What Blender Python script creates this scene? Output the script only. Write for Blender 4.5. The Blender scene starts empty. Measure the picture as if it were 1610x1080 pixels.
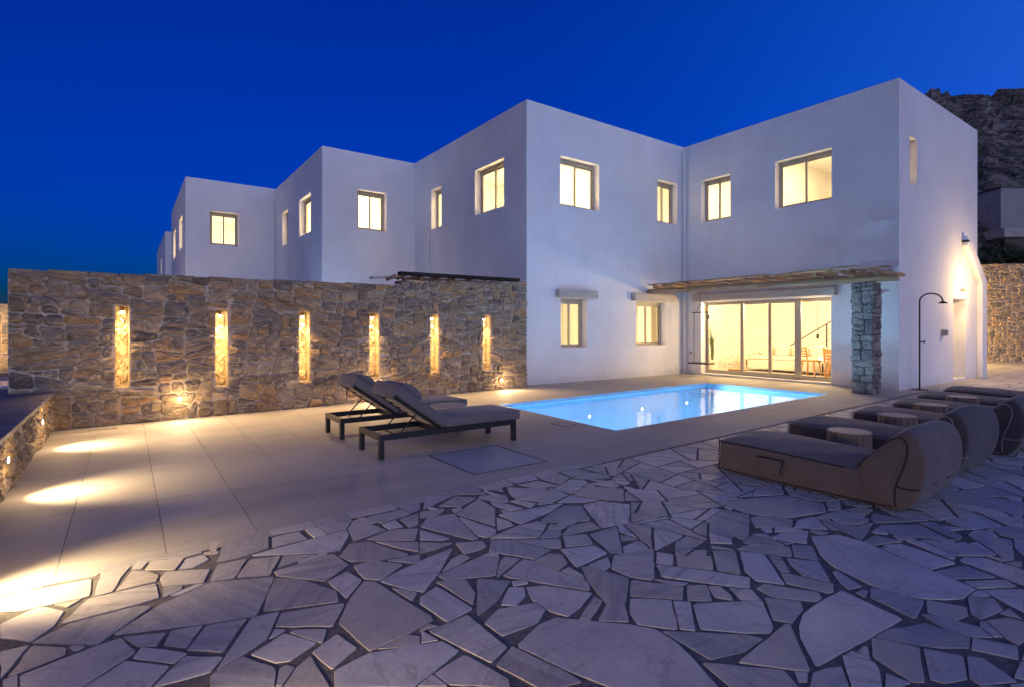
import bpy, bmesh, math, random
from mathutils import Vector, Matrix
R = math.radians
sc = bpy.context.scene
C = sc.collection
random.seed(7)

# ------------------------------------------------------------------ camera
cam = bpy.data.cameras.new('camera'); camo = bpy.data.objects.new('camera', cam); C.objects.link(camo)
camo.location = (-8.089, -10.714, 1.4); camo.rotation_euler = (R(90), 0, R(-35.5))
cam.sensor_width = 36; cam.lens = 19.0; cam.shift_y = -23/1610
cam.clip_start = .05; cam.clip_end = 6000
sc.camera = camo

# ------------------------------------------------------------------ dusk sky
wd = bpy.data.worlds.new('World'); sc.world = wd; wd.use_nodes = True
nt = wd.node_tree; nd = nt.nodes; lk = nt.links
bg = nd['Background']; bg.inputs[1].default_value = .12
sky = nd.new('ShaderNodeTexSky'); sky.sky_type = 'NISHITA'; sky.sun_disc = False
sky.sun_elevation = R(2.0); sky.sun_rotation = R(205); sky.ozone_density = 10; sky.air_density = 1; sky.dust_density = .6
tc = nd.new('ShaderNodeTexCoord')
def vm(op, a, b=None):
    n = nd.new('ShaderNodeVectorMath'); n.operation = op; lk.new(a, n.inputs[0])
    if b is not None: n.inputs[1].default_value = b
    return n
def mt(tree, op, a, b=None, clamp=False):
    n = tree.nodes.new('ShaderNodeMath'); n.operation = op; n.use_clamp = clamp
    for i, q in enumerate((a, b)):
        if q is None: continue
        if hasattr(q, 'is_linked') or hasattr(q, 'links'): tree.links.new(q, n.inputs[i])
        else: n.inputs[i].default_value = q
    return n.outputs[0]
nrm = vm('NORMALIZE', tc.outputs['Generated'])
# afterglow of the set sun: a wide lavender bank low over the sea, behind the camera
A0 = R(262)
dt = vm('DOT_PRODUCT', nrm.outputs[0], (math.cos(A0), math.sin(A0), .12)).outputs['Value']
g = mt(nt, 'POWER', mt(nt, 'MULTIPLY_ADD', dt, .5, True), 4.2)
g.node.inputs[0].links[0].from_node.inputs[2].default_value = .5
sx = nd.new('ShaderNodeSeparateXYZ'); lk.new(nrm.outputs[0], sx.inputs[0])
up = mt(nt, 'MAXIMUM', sx.outputs[2], 0.0)
fall = mt(nt, 'POWER', mt(nt, 'SUBTRACT', 1.0, up, True), 1.6)
gl = mt(nt, 'MULTIPLY', g, fall)
glow = vm('SCALE', tc.outputs['Generated']); glow.inputs[0].default_value = (0, 0, 0)
for l in list(glow.inputs[0].links): nt.links.remove(l)
glow.inputs[0].default_value = (2.75, 2.8, 3.4); lk.new(gl, glow.inputs['Scale'])
add = nd.new('ShaderNodeVectorMath'); add.operation = 'ADD'
tint = vm('MULTIPLY', sky.outputs[0], (.66, .58, .71)); lk.new(tint.outputs[0], add.inputs[0]); lk.new(glow.outputs[0], add.inputs[1]); # clearer, brighter blue towards the side where dusk is later (right of the view)
dt2 = vm('DOT_PRODUCT', nrm.outputs[0], (math.cos(R(-12)), math.sin(R(-12)), .25)).outputs['Value']
g2 = mt(nt, 'POWER', mt(nt, 'MAXIMUM', dt2, 0.0), 4.0)
blue = nd.new('ShaderNodeVectorMath'); blue.operation = 'SCALE'; blue.inputs[0].default_value = (0, .14, .75); lk.new(g2, blue.inputs['Scale'])
add2 = nd.new('ShaderNodeVectorMath'); add2.operation = 'ADD'; lk.new(add.outputs[0], add2.inputs[0]); lk.new(blue.outputs[0], add2.inputs[1]); lk.new(add2.outputs[0], bg.inputs[0])

# last light of the sky where the sun went down: one very weak, very soft sun
sl = bpy.data.lights.new('sun', 'SUN'); so = bpy.data.objects.new('sun', sl); C.objects.link(so)
sl.energy = .02; sl.angle = R(40); sl.color = (1, .72, .75)
so.rotation_euler = Vector((-.42, .91, -.12)).to_track_quat('-Z', 'Y').to_euler()

sc.view_settings.view_transform = 'Standard'; sc.view_settings.look = 'None'
sc.view_settings.exposure = 2.0; sc.view_settings.gamma = 1; sc.view_settings.use_curve_mapping = False
sc.render.engine = 'CYCLES'
sc.cycles.use_denoising = True
sc.cycles.max_bounces = 8; sc.cycles.diffuse_bounces = 5; sc.cycles.transparent_max_bounces = 12
sc.cycles.sample_clamp_indirect = 4; sc.cycles.caustics_reflective = False; sc.cycles.caustics_refractive = False
WARM = (1.0, .66, .30)
POOLW, NICHW, NICHP, WSPOT, STEPW, ROOMW = 92, 42, 1.3, 2.2, 38, 34      # lamp powers in watts

def lamp(kind, name, loc, energy, color, parent=None, size=.1, spot=None, blend=.5, aim=None, sy=None):
    l = bpy.data.lights.new(name, kind); o = bpy.data.objects.new(name, l); C.objects.link(o)
    l.energy = energy; l.color = color
    if kind == 'AREA':
        l.size = size
        if sy: l.shape = 'RECTANGLE'; l.size_y = sy
    else: l.shadow_soft_size = size
    if kind == 'SPOT': l.spot_size = R(spot); l.spot_blend = blend
    o.location = loc
    if aim is not None:
        o.rotation_euler = (Vector(aim) - Vector(loc)).to_track_quat('-Z', 'Y').to_euler()
    if parent: o.parent = parent
    return o

# ------------------------------------------------------------------ materials
def mat(name, col, rough=.7, metal=0, spec=.5):
    m = bpy.data.materials.new(name); m.use_nodes = True
    b = m.node_tree.nodes['Principled BSDF']
    b.inputs['Base Color'].default_value = (*col, 1); b.inputs['Roughness'].default_value = rough
    b.inputs['Metallic'].default_value = metal; b.inputs['Specular IOR Level'].default_value = spec
    return m
class NT:
    def __init__(s, m): s.m = m; s.t = m.node_tree; s.b = s.t.nodes['Principled BSDF']
    def n(s, ty, **k):
        x = s.t.nodes.new(ty)
        for a, v in k.items(): setattr(x, a, v)
        return x
    def l(s, a, b): s.t.links.new(a, b)
    def coord(s, scale=(1, 1, 1), kind='Object', rot=(0, 0, 0)):
        t = s.n('ShaderNodeTexCoord'); mp = s.n('ShaderNodeMapping')
        mp.inputs['Scale'].default_value = scale; mp.inputs['Rotation'].default_value = rot
        s.l(t.outputs[kind], mp.inputs[0]); return mp.outputs[0]
    def noise(s, vec, scale, detail=5, rough=.6, dist=0):
        x = s.n('ShaderNodeTexNoise'); x.inputs['Scale'].default_value = scale; x.inputs['Detail'].default_value = detail
        x.inputs['Roughness'].default_value = rough; x.inputs['Distortion'].default_value = dist
        if vec is not None: s.l(vec, x.inputs['Vector'])
        return x.outputs['Fac']
    def ramp(s, fac, stops, interp='LINEAR'):
        x = s.n('ShaderNodeValToRGB'); x.color_ramp.interpolation = interp
        e = x.color_ramp.elements
        while len(e) < len(stops): e.new(.5)
        for q, (p, c) in zip(e, stops):
            q.position = p; q.color = (*c, 1) if len(c) == 3 else c
        s.l(fac, x.inputs[0]); return x.outputs[0]
    def mix(s, fac, a, b, mode='MIX'):
        x = s.n('ShaderNodeMix', data_type='RGBA', blend_type=mode)
        for i, v in ((0, fac), (6, a), (7, b)):
            if isinstance(v, (int, float)): x.inputs[i].default_value = v
            elif isinstance(v, tuple): x.inputs[i].default_value = (*v, 1)
            else: s.l(v, x.inputs[i])
        return x.outputs[2]
    def math(s, op, a, b=None): return mt(s.t, op, a, b)
    def bump(s, h, strength=.3, dist=.01, prev=None):
        x = s.n('ShaderNodeBump'); x.inputs['Strength'].default_value = strength; x.inputs['Distance'].default_value = dist
        s.l(h, x.inputs['Height'])
        if prev is not None: s.l(prev, x.inputs['Normal'])
        s.l(x.outputs[0], s.b.inputs['Normal']); return x.outputs[0]
    def col(s, c): s.l(c, s.b.inputs['Base Color'])
    def rnd(s):
        x = s.n('ShaderNodeObjectInfo'); return x.outputs['Random']
    def isl(s):
        x = s.n('ShaderNodeNewGeometry'); return x.outputs['Random Per Island']
    def shift(s, vec, r, k=30):
        c = s.n('ShaderNodeCombineXYZ'); v = s.math('MULTIPLY', r, k); s.l(v, c.inputs[0]); s.l(v, c.inputs[1]); s.l(v, c.inputs[2])
        a = s.n('ShaderNodeVectorMath', operation='ADD'); s.l(vec, a.inputs[0]); s.l(c.outputs[0], a.inputs[1]); return a.outputs[0]

def m_plaster():
    m = mat('white_plaster', (.8, .8, .8), .85, spec=.25); k = NT(m)
    v = k.coord(); n1 = k.noise(v, .9, 5, .6); n2 = k.noise(k.coord((3, 3, .35)), 2.2, 5, .65)
    c = k.mix(k.ramp(n1, [(.3, (.76, .76, .765)), (.7, (.83, .828, .82))]), (.79, .79, .79), (.79, .79, .79))
    c = k.ramp(n1, [(.28, (.725, .722, .72)), (.5, (.785, .783, .778)), (.72, (.835, .832, .825))])
    s = k.ramp(n2, [(.35, (.975, .975, .975)), (.62, (1, 1, 1))])
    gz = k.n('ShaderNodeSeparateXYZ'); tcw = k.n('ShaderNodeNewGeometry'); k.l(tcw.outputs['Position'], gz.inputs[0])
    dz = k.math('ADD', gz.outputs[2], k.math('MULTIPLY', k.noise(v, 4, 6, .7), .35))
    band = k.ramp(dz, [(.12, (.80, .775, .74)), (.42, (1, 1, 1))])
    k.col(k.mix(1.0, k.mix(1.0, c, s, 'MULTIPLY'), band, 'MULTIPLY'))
    b = k.bump(k.noise(v, 2.2, 5, .6), .4, .03); k.bump(k.noise(v, 60, 4, .6), .15, .004, b)
    return m
PLASTER = m_plaster()

def m_stone(name, src, cols, warm=.2, stretch=(.95, .95, 2.0)):
    m = mat(name, (.3, .27, .23), .85, spec=.3); k = NT(m)
    r = k.rnd() if src == 'obj' else k.isl()
    v = k.shift(k.coord((1, 1, 1.0)), r, 40)
    base = k.ramp(r, [(i/len(cols), c) for i, c in enumerate(cols)], 'CONSTANT')
    vs = k.shift(k.coord(stretch, rot=(.0, .25, 0)), r, 40)
    n1 = k.noise(vs, 4.2, 9, .75, .6)
    c = k.mix(1.0, base, k.ramp(n1, [(.28, (.38, .36, .36)), (.5, (.95, .93, .9)), (.72, (1.65, 1.5, 1.3))]), 'MULTIPLY')
    och = k.ramp(k.noise(v, 2.4, 4, .6), [(.55, (0, 0, 0)), (.72, (1, 1, 1))])
    c = k.mix(k.math('MULTIPLY', och, warm*1.5), c, (.36, .19, .07))
    vein = k.ramp(k.noise(vs, 1.5, 6, .6, 2.5), [(.485, (0, 0, 0)), (.5, (1, 1, 1)), (.515, (0, 0, 0))])
    c = k.mix(k.math('MULTIPLY', vein, .7), c, (.58, .50, .40))
    sp = k.noise(v, 60, 3, .7)
    c = k.mix(1.0, c, k.ramp(sp, [(.35, (.7, .7, .7)), (.65, (1.25, 1.25, 1.25))]), 'MULTIPLY')
    k.col(c)
    b = k.bump(n1, .9, .035); b = k.bump(k.noise(v, 14, 6, .7), .8, .02, b); k.bump(k.noise(v, 70, 3, .7), .5, .005, b)
    return m
SC = [(.26, .20, .135), (.33, .26, .175), (.19, .155, .12), (.37, .29, .195), (.28, .23, .175), (.37, .265, .155), (.23, .195, .165), (.34, .27, .20), (.39, .26, .135), (.30, .235, .155), (.24, .21, .18), (.40, .33, .24)]
STONE = m_stone('rubble_stone', 'obj', SC); STONE_I = m_stone('rubble_stone_small', 'isl', SC)
NICHE = m_stone('niche_stone', 'obj', [(.42, .34, .22), (.38, .3, .2)], .1)
PILLAR = m_stone('pillar_stone', 'obj', [(.24, .22, .21), (.29, .26, .24), (.20, .185, .18), (.33, .30, .27)], .05, (1.2, 1.2, 1.5))
def m_mortar(name, col, sc_=20):
    m = mat(name, col, .9, spec=.2); k = NT(m); v = k.coord()
    n = k.noise(v, sc_, 6, .7)
    k.col(k.mix(1.0, col, k.ramp(n, [(.3, (.6, .6, .6)), (.7, (1.3, 1.28, 1.25))]), 'MULTIPLY'))
    k.bump(n, .8, .01); return m
MORTAR = m_mortar('wall_mortar', (.54, .46, .36)); GMORT = m_mortar('paving_mortar', (.17, .158, .152), 30)

def m_flag(name, src):
    m = mat(name, (.4, .4, .4), .55, spec=.35); k = NT(m)
    r = k.rnd() if src == 'obj' else k.isl()
    r2 = k.math('FRACT', k.math('MULTIPLY', r, 17.31)); r3 = k.math('FRACT', k.math('MULTIPLY', r, 61.7))
    t = k.n('ShaderNodeTexCoord'); rot = k.n('ShaderNodeVectorRotate', rotation_type='Z_AXIS')
    k.l(t.outputs['Object'], rot.inputs['Vector']); k.l(k.math('MULTIPLY', r2, 6.28), rot.inputs['Angle'])
    v = k.shift(rot.outputs[0], r, 50)
    base = k.ramp(r, [(0, (.45, .435, .43)), (.15, (.54, .51, .48)), (.3, (.40, .395, .40)), (.45, (.60, .56, .52)), (.58, (.47, .43, .39)), (.7, (.55, .535, .53)), (.85, (.50, .465, .42))], 'CONSTANT')
    cl = k.noise(v, 2.5, 6, .6)
    c = k.mix(1.0, base, k.ramp(cl, [(.3, (.82, .82, .84)), (.7, (1.12, 1.1, 1.07))]), 'MULTIPLY')
    mp = k.n('ShaderNodeMapping'); mp.inputs['Scale'].default_value = (1.0, 11, 1); k.l(v, mp.inputs[0])
    st = k.ramp(k.noise(mp.outputs[0], 1.6, 6, .6, .6), [(.46, (0, 0, 0)), (.62, (1, 1, 1))])
    sf = k.math('MULTIPLY', st, k.math('MULTIPLY', k.math('GREATER_THAN', r3, .55), .55))
    c = k.mix(sf, c, (.24, .235, .25))
    vein = k.ramp(k.noise(v, 1.1, 5, .6, 1.6), [(.487, (0, 0, 0)), (.5, (1, 1, 1)), (.513, (0, 0, 0))])
    c = k.mix(k.math('MULTIPLY', vein, .35), c, (.2, .16, .13))
    rust = k.ramp(k.noise(v, 7, 5, .7), [(.66, (0, 0, 0)), (.78, (1, 1, 1))])
    c = k.mix(k.math('MULTIPLY', rust, .45), c, (.22, .15, .09))
    c = k.mix(1.0, c, k.ramp(k.noise(v, 45, 4, .7), [(.3, (.88, .88, .88)), (.7, (1.1, 1.1, 1.1))]), 'MULTIPLY')
    k.col(c)
    k.l(k.ramp(k.noise(v, 9, 5, .7), [(.3, (.42, .42, .42)), (.7, (.72, .72, .72))]), k.b.inputs['Roughness'])
    b = k.bump(cl, .35, .02); b = k.bump(k.noise(v, 18, 6, .7), .3, .008, b); k.bump(k.noise(v, 120, 3, .7), .25, .002, b)
    return m
FLAG = m_flag('flagstone_marble', 'obj'); FLAG_I = m_flag('flagstone_marble_small', 'isl')

def m_slab():
    m = mat('terrace_cement', (.42, .38, .33), .5, spec=.2); k = NT(m); r = k.rnd()
    v = k.coord(); w = k.coord((.35, 2.2, 1), rot=(0, 0, .15))
    n1 = k.noise(w, 1.1, 7, .68, .5); n2 = k.noise(v, .5, 4, .5)
    c = k.ramp(n1, [(.28, (.33, .295, .26)), (.5, (.405, .37, .33)), (.72, (.47, .435, .395))])
    c = k.mix(1.0, c, k.ramp(n2, [(.3, (.88, .88, .88)), (.7, (1.1, 1.1, 1.1))]), 'MULTIPLY')
    c = k.mix(1.0, c, k.ramp(r, [(0, (.95, .95, .95)), (1, (1.05, 1.05, 1.05))]), 'MULTIPLY')
    sc_ = k.ramp(k.noise(k.coord((1, 3, 1), rot=(0, 0, .3)), 3.5, 9, .8, 2), [(.62, (0, 0, 0)), (.72, (1, 1, 1))])
    c = k.mix(k.math('MULTIPLY', sc_, .28), c, (.6, .56, .5))
    st = k.ramp(k.noise(v, 1.7, 6, .75), [(.25, (1, 1, 1)), (.42, (0, 0, 0))])
    c = k.mix(k.math('MULTIPLY', st, .22), c, (.2, .17, .15))
    k.col(c)
    k.l(k.ramp(n1, [(.3, (.6, .6, .6)), (.7, (.8, .8, .8))]), k.b.inputs['Roughness'])
    b = k.bump(n1, .15, .01); k.bump(k.noise(v, 40, 5, .7), .15, .003, b)
    return m
SLAB = m_slab()
def m_simple(name, col, rough, n=12, amt=.2, bump=.2, dist=.004, metal=0, spec=.4, stretch=(1, 1, 1)):
    m = mat(name, col, rough, metal, spec); k = NT(m); v = k.coord(stretch)
    q = k.noise(v, n, 6, .65)
    k.col(k.mix(1.0, col, k.ramp(q, [(.3, (1-amt,)*3), (.7, (1+amt,)*3)]), 'MULTIPLY'))
    k.bump(k.noise(v, n*4, 4, .7), bump, dist); return m
def m_wood(name, a, b_, axis=0, rough=.75):
    m = mat(name, a, rough, spec=.25); k = NT(m)
    s = [14, 14, 14]; s[axis] = .8
    r = k.rnd(); v = k.shift(k.coord(tuple(s)), r, 20)
    n = k.noise(v, 1.5, 8, .7, .6)
    k.col(k.ramp(n, [(.3, b_), (.55, a), (.75, tuple(x*1.35 for x in a))]))
    k.bump(n, .7, .012); return m
LOG = m_wood('weathered_log', (.42, .27, .15), (.16, .10, .06), 1); LOGX = m_wood('weathered_pole', (.46, .29, .16), (.16, .10, .06), 0)
DARKW = m_wood('dark_timber', (.035, .028, .024), (.012, .010, .009), 0); LINTEL = m_wood('grey_timber', (.50, .45, .39), (.36, .32, .27), 0)
LINTELY = m_wood('grey_timber_lintel', (.50, .45, .39), (.36, .32, .27), 1)
STUMP = m_wood('stump_bark', (.30, .22, .16), (.06, .04, .03), 2); 
def m_rings():
    m = mat('stump_top', (.5, .4, .3), .6); k = NT(m)
    w = k.n('ShaderNodeTexWave', wave_type='RINGS', rings_direction='Z'); k.l(k.coord(), w.inputs[0])
    w.inputs['Scale'].default_value = 12; w.inputs['Distortion'].default_value = 3; w.inputs['Detail'].default_value = 3
    k.col(k.ramp(w.outputs['Fac'], [(0, (.44, .33, .23)), (1, (.58, .47, .36))])); k.bump(w.outputs['Fac'], .3, .003); return m
RINGS = m_rings()
ALU = m_simple('taupe_aluminium', (.46, .40, .30), .45, 6, .06, .05, .001, 0, .5)
DARKMET = m_simple('charcoal_metal', (.030, .030, .034), .4, 20, .1, .05, .001, .3)
CORTEN = m_simple('brown_metal', (.10, .055, .035), .5, 30, .3, .1, .001, .5)
def m_fabric(name, col):
    m = mat(name, col, .85, spec=.25); k = NT(m); v = k.coord()
    n = k.noise(v, 4, 5, .6); w = k.noise(k.coord((1, 1, 1)), 260, 2, .6)
    c = k.mix(1.0, col, k.ramp(n, [(.3, (.86,)*3), (.7, (1.12,)*3)]), 'MULTIPLY')
    k.col(k.mix(1.0, c, k.ramp(w, [(.3, (.88,)*3), (.7, (1.1,)*3)]), 'MULTIPLY'))
    b = k.bump(k.noise(v, 3.2, 3, .5, .8), .5, .03); b = k.bump(k.noise(k.coord((1, 2.2, 1), rot=(0, .3, .5)), 6, 4, .6, 1.5), .35, .012, b); k.bump(w, .3, .0015, b)
    k.b.inputs['Sheen Weight'].default_value = .15; return m
FAB = m_fabric('taupe_fabric', (.145, .112, .096)); FABD = m_fabric('taupe_fabric_shaded', (.095, .075, .068)); FABG = m_fabric('grey_cushion_fabric', (.175, .155, .15))  # FABD is the same taupe fabric, darkened to stand for shade
PIPE = mat('dark_piping', (.015, .014, .016), .7); PIPEL = mat('pale_piping', (.3, .25, .2), .7)
WHITE = mat('white_print', (.7, .7, .7), .6)
def m_glass():
    m = bpy.data.materials.new('window_glass'); m.use_nodes = True; t = m.node_tree; t.nodes.clear()
    o = t.nodes.new('ShaderNodeOutputMaterial'); mx = t.nodes.new('ShaderNodeMixShader')
    tr = t.nodes.new('ShaderNodeBsdfTransparent'); tr.inputs[0].default_value = (.93, .95, .94, 1)
    gl = t.nodes.new('ShaderNodeBsdfGlossy'); gl.inputs['Roughness'].default_value = .01
    fr = t.nodes.new('ShaderNodeFresnel'); fr.inputs[0].default_value = 1.45
    ge = t.nodes.new('ShaderNodeNewGeometry'); inv = mt(t, 'SUBTRACT', 1.0, ge.outputs['Backfacing'])
    t.links.new(mt(t, 'MULTIPLY', fr.outputs[0], inv), mx.inputs[0]); t.links.new(tr.outputs[0], mx.inputs[1]); t.links.new(gl.outputs[0], mx.inputs[2])
    t.links.new(mx.outputs[0], o.inputs[0]); return m
GLASS = m_glass()
def m_water():
    m = bpy.data.materials.new('pool_water'); m.use_nodes = True; t = m.node_tree; t.nodes.clear()
    o = t.nodes.new('ShaderNodeOutputMaterial'); mx = t.nodes.new('ShaderNodeMixShader')
    tr = t.nodes.new('ShaderNodeBsdfTransparent'); tr.inputs[0].default_value = (.72, .93, 1, 1)
    gl = t.nodes.new('ShaderNodeBsdfGlossy'); gl.inputs['Roughness'].default_value = .03
    fr = t.nodes.new('ShaderNodeFresnel'); fr.inputs[0].default_value = 1.4
    tc_ = t.nodes.new('ShaderNodeTexCoord'); n = t.nodes.new('ShaderNodeTexNoise'); n.inputs['Scale'].default_value = 3.5; n.inputs['Detail'].default_value = 3
    t.links.new(tc_.outputs['Object'], n.inputs['Vector'])
    b = t.nodes.new('ShaderNodeBump'); b.inputs['Strength'].default_value = .2; b.inputs['Distance'].default_value = .03
    t.links.new(n.outputs[0], b.inputs['Height']); t.links.new(b.outputs[0], gl.inputs['Normal']); t.links.new(b.outputs[0], fr.inputs['Normal'])
    t.links.new(fr.outputs[0], mx.inputs[0]); t.links.new(tr.outputs[0], mx.inputs[1]); t.links.new(gl.outputs[0], mx.inputs[2])
    t.links.new(mx.outputs[0], o.inputs[0]); return m
WATER = m_water()
POOLT = m_simple('pool_plaster', (.55, .74, .86), .6, 3, .08, .1, .003)
def m_emit(name, col, s):
    m = bpy.data.materials.new(name); m.use_nodes = True; t = m.node_tree; t.nodes.clear()
    o = t.nodes.new('ShaderNodeOutputMaterial'); e = t.nodes.new('ShaderNodeEmission'); e.inputs[0].default_value = (*col, 1); e.inputs[1].default_value = s
    t.links.new(e.outputs[0], o.inputs[0]); return m
BULB = m_emit('warm_bulb', (1, .8, .5), 12); PBULB = m_emit('pool_bulb', (.7, .9, 1), 14)
WOODF = m_wood('orange_wood', (.42, .20, .07), (.25, .11, .035), 0, .5); SOFA = m_fabric('cream_sofa', (.6, .56, .48))
LEAF = m_simple('plant_leaf', (.07, .10, .035), .5, 20, .3)

# ------------------------------------------------------------------ builders
def tag(o, label=None, cat=None, group=None, kind=None):
    if label: o['label'] = label
    if cat: o['category'] = cat
    if group: o['group'] = group
    if kind: o['kind'] = kind
    return o
def empty(name, loc=(0, 0, 0), rz=0, label=None, cat=None, group=None):
    o = bpy.data.objects.new(name, None); C.objects.link(o); o.empty_display_size = .2
    o.location = loc; o.rotation_euler = (0, 0, rz); return tag(o, label, cat, group)
class MB:
    def __init__(s): s.v = []; s.f = []
    def add(s, vs, fs):
        k = len(s.v); s.v += [tuple(v) for v in vs]; s.f += [[i+k for i in f] for f in fs]; return s
    def box(s, x0, x1, y0, y1, z0, z1):
        vs = [(x, y, z) for z in (z0, z1) for y in (y0, y1) for x in (x0, x1)]
        return s.add(vs, [(0, 2, 3, 1), (4, 5, 7, 6), (0, 1, 5, 4), (2, 6, 7, 3), (0, 4, 6, 2), (1, 3, 7, 5)])
    def tube(s, pts, r, n=8, cap=True):
        pts = [Vector(p) for p in pts]; rs = r if isinstance(r, (list, tuple)) else [r]*len(pts)
        vs = []; fs = []; ref = None
        for i, p in enumerate(pts):
            d = (pts[min(i+1, len(pts)-1)] - pts[max(i-1, 0)]).normalized()
            if ref is None:
                ref = d.orthogonal().normalized()
            a = (ref - d*ref.dot(d)).normalized(); ref = a; b = d.cross(a)
            for j in range(n):
                t = 2*math.pi*j/n; vs.append(p + (a*math.cos(t) + b*math.sin(t))*rs[i])
        for i in range(len(pts)-1):
            for j in range(n): fs.append((i*n+j, i*n+(j+1) % n, (i+1)*n+(j+1) % n, (i+1)*n+j))
        if cap: fs.append(tuple(range(n-1, -1, -1))); fs.append(tuple((len(pts)-1)*n+j for j in range(n)))
        return s.add(vs, fs)
    def bar(s, p, q, w, h):
        p = Vector(p); q = Vector(q); d = (q-p).normalized()
        up_ = Vector((0, 0, 1)) if abs(d.z) < .95 else Vector((1, 0, 0))
        a = d.cross(up_).normalized()*w/2; b = a.cross(d).normalized()*h/2
        vs = [p-a-b, p+a-b, p+a+b, p-a+b, q-a-b, q+a-b, q+a+b, q-a+b]
        return s.add(vs, [(0, 3, 2, 1), (4, 5, 6, 7), (0, 1, 5, 4), (1, 2, 6, 5), (2, 3, 7, 6), (3, 0, 4, 7)])
    def cyl(s, c, r, z0, z1, n=24, jit=0):
        rr = [r*(1+random.uniform(-jit, jit)) for _ in range(n)]
        vs = [(c[0]+rr[i]*math.cos(6.2832*i/n), c[1]+rr[i]*math.sin(6.2832*i/n), z) for z in (z0, z1) for i in range(n)]
        return s.add(vs, [(i, (i+1) % n, n+(i+1) % n, n+i) for i in range(n)] + [tuple(range(n-1, -1, -1)), tuple(range(n, 2*n))])
    def mesh(s, name, m):
        me = bpy.data.meshes.new(name); me.from_pydata(s.v, [], s.f); me.materials.append(m); me.update(); return me
    def build(s, name, m, parent=None, smooth=False, bevel=0, seg=2, fix=False):
        me = s.mesh(name, m)
        if fix:
            bm = bmesh.new(); bm.from_mesh(me); bmesh.ops.remove_doubles(bm, verts=bm.verts, dist=.0005)
            bmesh.ops.recalc_face_normals(bm, faces=bm.faces); bm.to_mesh(me); bm.free()
        o = bpy.data.objects.new(name, me); C.objects.link(o)
        if parent: o.parent = parent
        if smooth:
            for p in me.polygons: p.use_smooth = True
        if bevel:
            b = o.modifiers.new('b', 'BEVEL'); b.width = bevel; b.segments = seg; b.limit_method = 'ANGLE'; b.angle_limit = R(50)
            b.harden_normals = False
        return o

# convex polygon helpers (2D)
def area(p): return sum(p[i][0]*p[(i+1) % len(p)][1] - p[(i+1) % len(p)][0]*p[i][1] for i in range(len(p)))/2
def clip(p, a, n, sgn=1):
    """keep the side where dot(x-a, n)*sgn <= 0"""
    out = []
    for i in range(len(p)):
        c, d = p[i], p[(i+1) % len(p)]
        s0 = ((c[0]-a[0])*n[0]+(c[1]-a[1])*n[1])*sgn; s1 = ((d[0]-a[0])*n[0]+(d[1]-a[1])*n[1])*sgn
        if s0 <= 0: out.append(c)
        if (s0 < 0 < s1) or (s1 < 0 < s0):
            t = s0/(s0-s1); out.append((c[0]+(d[0]-c[0])*t, c[1]+(d[1]-c[1])*t))
    return out
def hull(p):
    p = sorted(set(p)); lo = []; hi = []
    for q in p:
        while len(lo) > 1 and (lo[-1][0]-lo[-2][0])*(q[1]-lo[-2][1])-(lo[-1][1]-lo[-2][1])*(q[0]-lo[-2][0]) <= 0: lo.pop()
        lo.append(q)
    for q in reversed(p):
        while len(hi) > 1 and (hi[-1][0]-hi[-2][0])*(q[1]-hi[-2][1])-(hi[-1][1]-hi[-2][1])*(q[0]-hi[-2][0]) <= 0: hi.pop()
        hi.append(q)
    return lo[:-1]+hi[:-1]
def minus(p, q):
    """convex p minus convex ccw q -> convex pieces"""
    bp = (min(x for x, y in p), max(x for x, y in p), min(y for x, y in p), max(y for x, y in p))
    bq = (min(x for x, y in q), max(x for x, y in q), min(y for x, y in q), max(y for x, y in q))
    if bp[0] > bq[1] or bp[1] < bq[0] or bp[2] > bq[3] or bp[3] < bq[2]: return [p]
    out = []; rest = p
    for i in range(len(q)):
        a, b = q[i], q[(i+1) % len(q)]; n = (b[1]-a[1], -(b[0]-a[0]))   # outward
        if n == (0, 0): continue
        o = clip(rest, a, n, -1)
        if len(o) > 2 and abs(area(o)) > 1e-6: out.append(o)
        rest = clip(rest, a, n, 1)
        if len(rest) < 3 or abs(area(rest)) < 1e-6: return out
    return out
def split(p, target, mode, out, rng):
    A = abs(area(p))
    if A < target*(rng.uniform(.55, 1.7) if mode == 'crazy' else rng.uniform(.3, 2.1)): out.append(p); return
    cx = sum(x for x, y in p)/len(p); cy = sum(y for x, y in p)/len(p)
    if mode == 'crazy':
        best = max(((p[i][0]-p[j][0])**2+(p[i][1]-p[j][1])**2, i, j) for i in range(len(p)) for j in range(i))
        d = (p[best[1]][0]-p[best[2]][0], p[best[1]][1]-p[best[2]][1]); an = math.atan2(d[1], d[0]) + rng.gauss(0, .42)
    else:
        w = max(x for x, y in p)-min(x for x, y in p); h = max(y for x, y in p)-min(y for x, y in p)
        an = (0 if w > h*rng.uniform(1.2, 2.1) else math.pi/2) + rng.gauss(0, .17 if mode == 'rubble' else .07)
    n = (math.cos(an), math.sin(an)); ext = math.sqrt(A)*.22
    a = (cx+rng.uniform(-1, 1)*ext, cy+rng.uniform(-1, 1)*ext*.6)
    for s in (1, -1):
        q = clip(p, a, n, s)
        if len(q) > 2 and abs(area(q)) > 1e-5: split(q, target, mode, out, rng)
def inset(p, d):
    q = p
    for i in range(len(p)):
        a, b = p[i], p[(i+1) % len(p)]; L = math.hypot(b[0]-a[0], b[1]-a[1])
        if L < 1e-6: continue
        n = ((b[1]-a[1])/L, -(b[0]-a[0])/L); a2 = (a[0]-n[0]*d, a[1]-n[1]*d)
        q = clip(q, a2, n, 1)
        if len(q) < 3: return []
    return q
def clean(p, eps=.012):
    q = [p[i] for i in range(len(p)) if math.hypot(p[i][0]-p[i-1][0], p[i][1]-p[i-1][1]) > eps]
    return q
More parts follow.
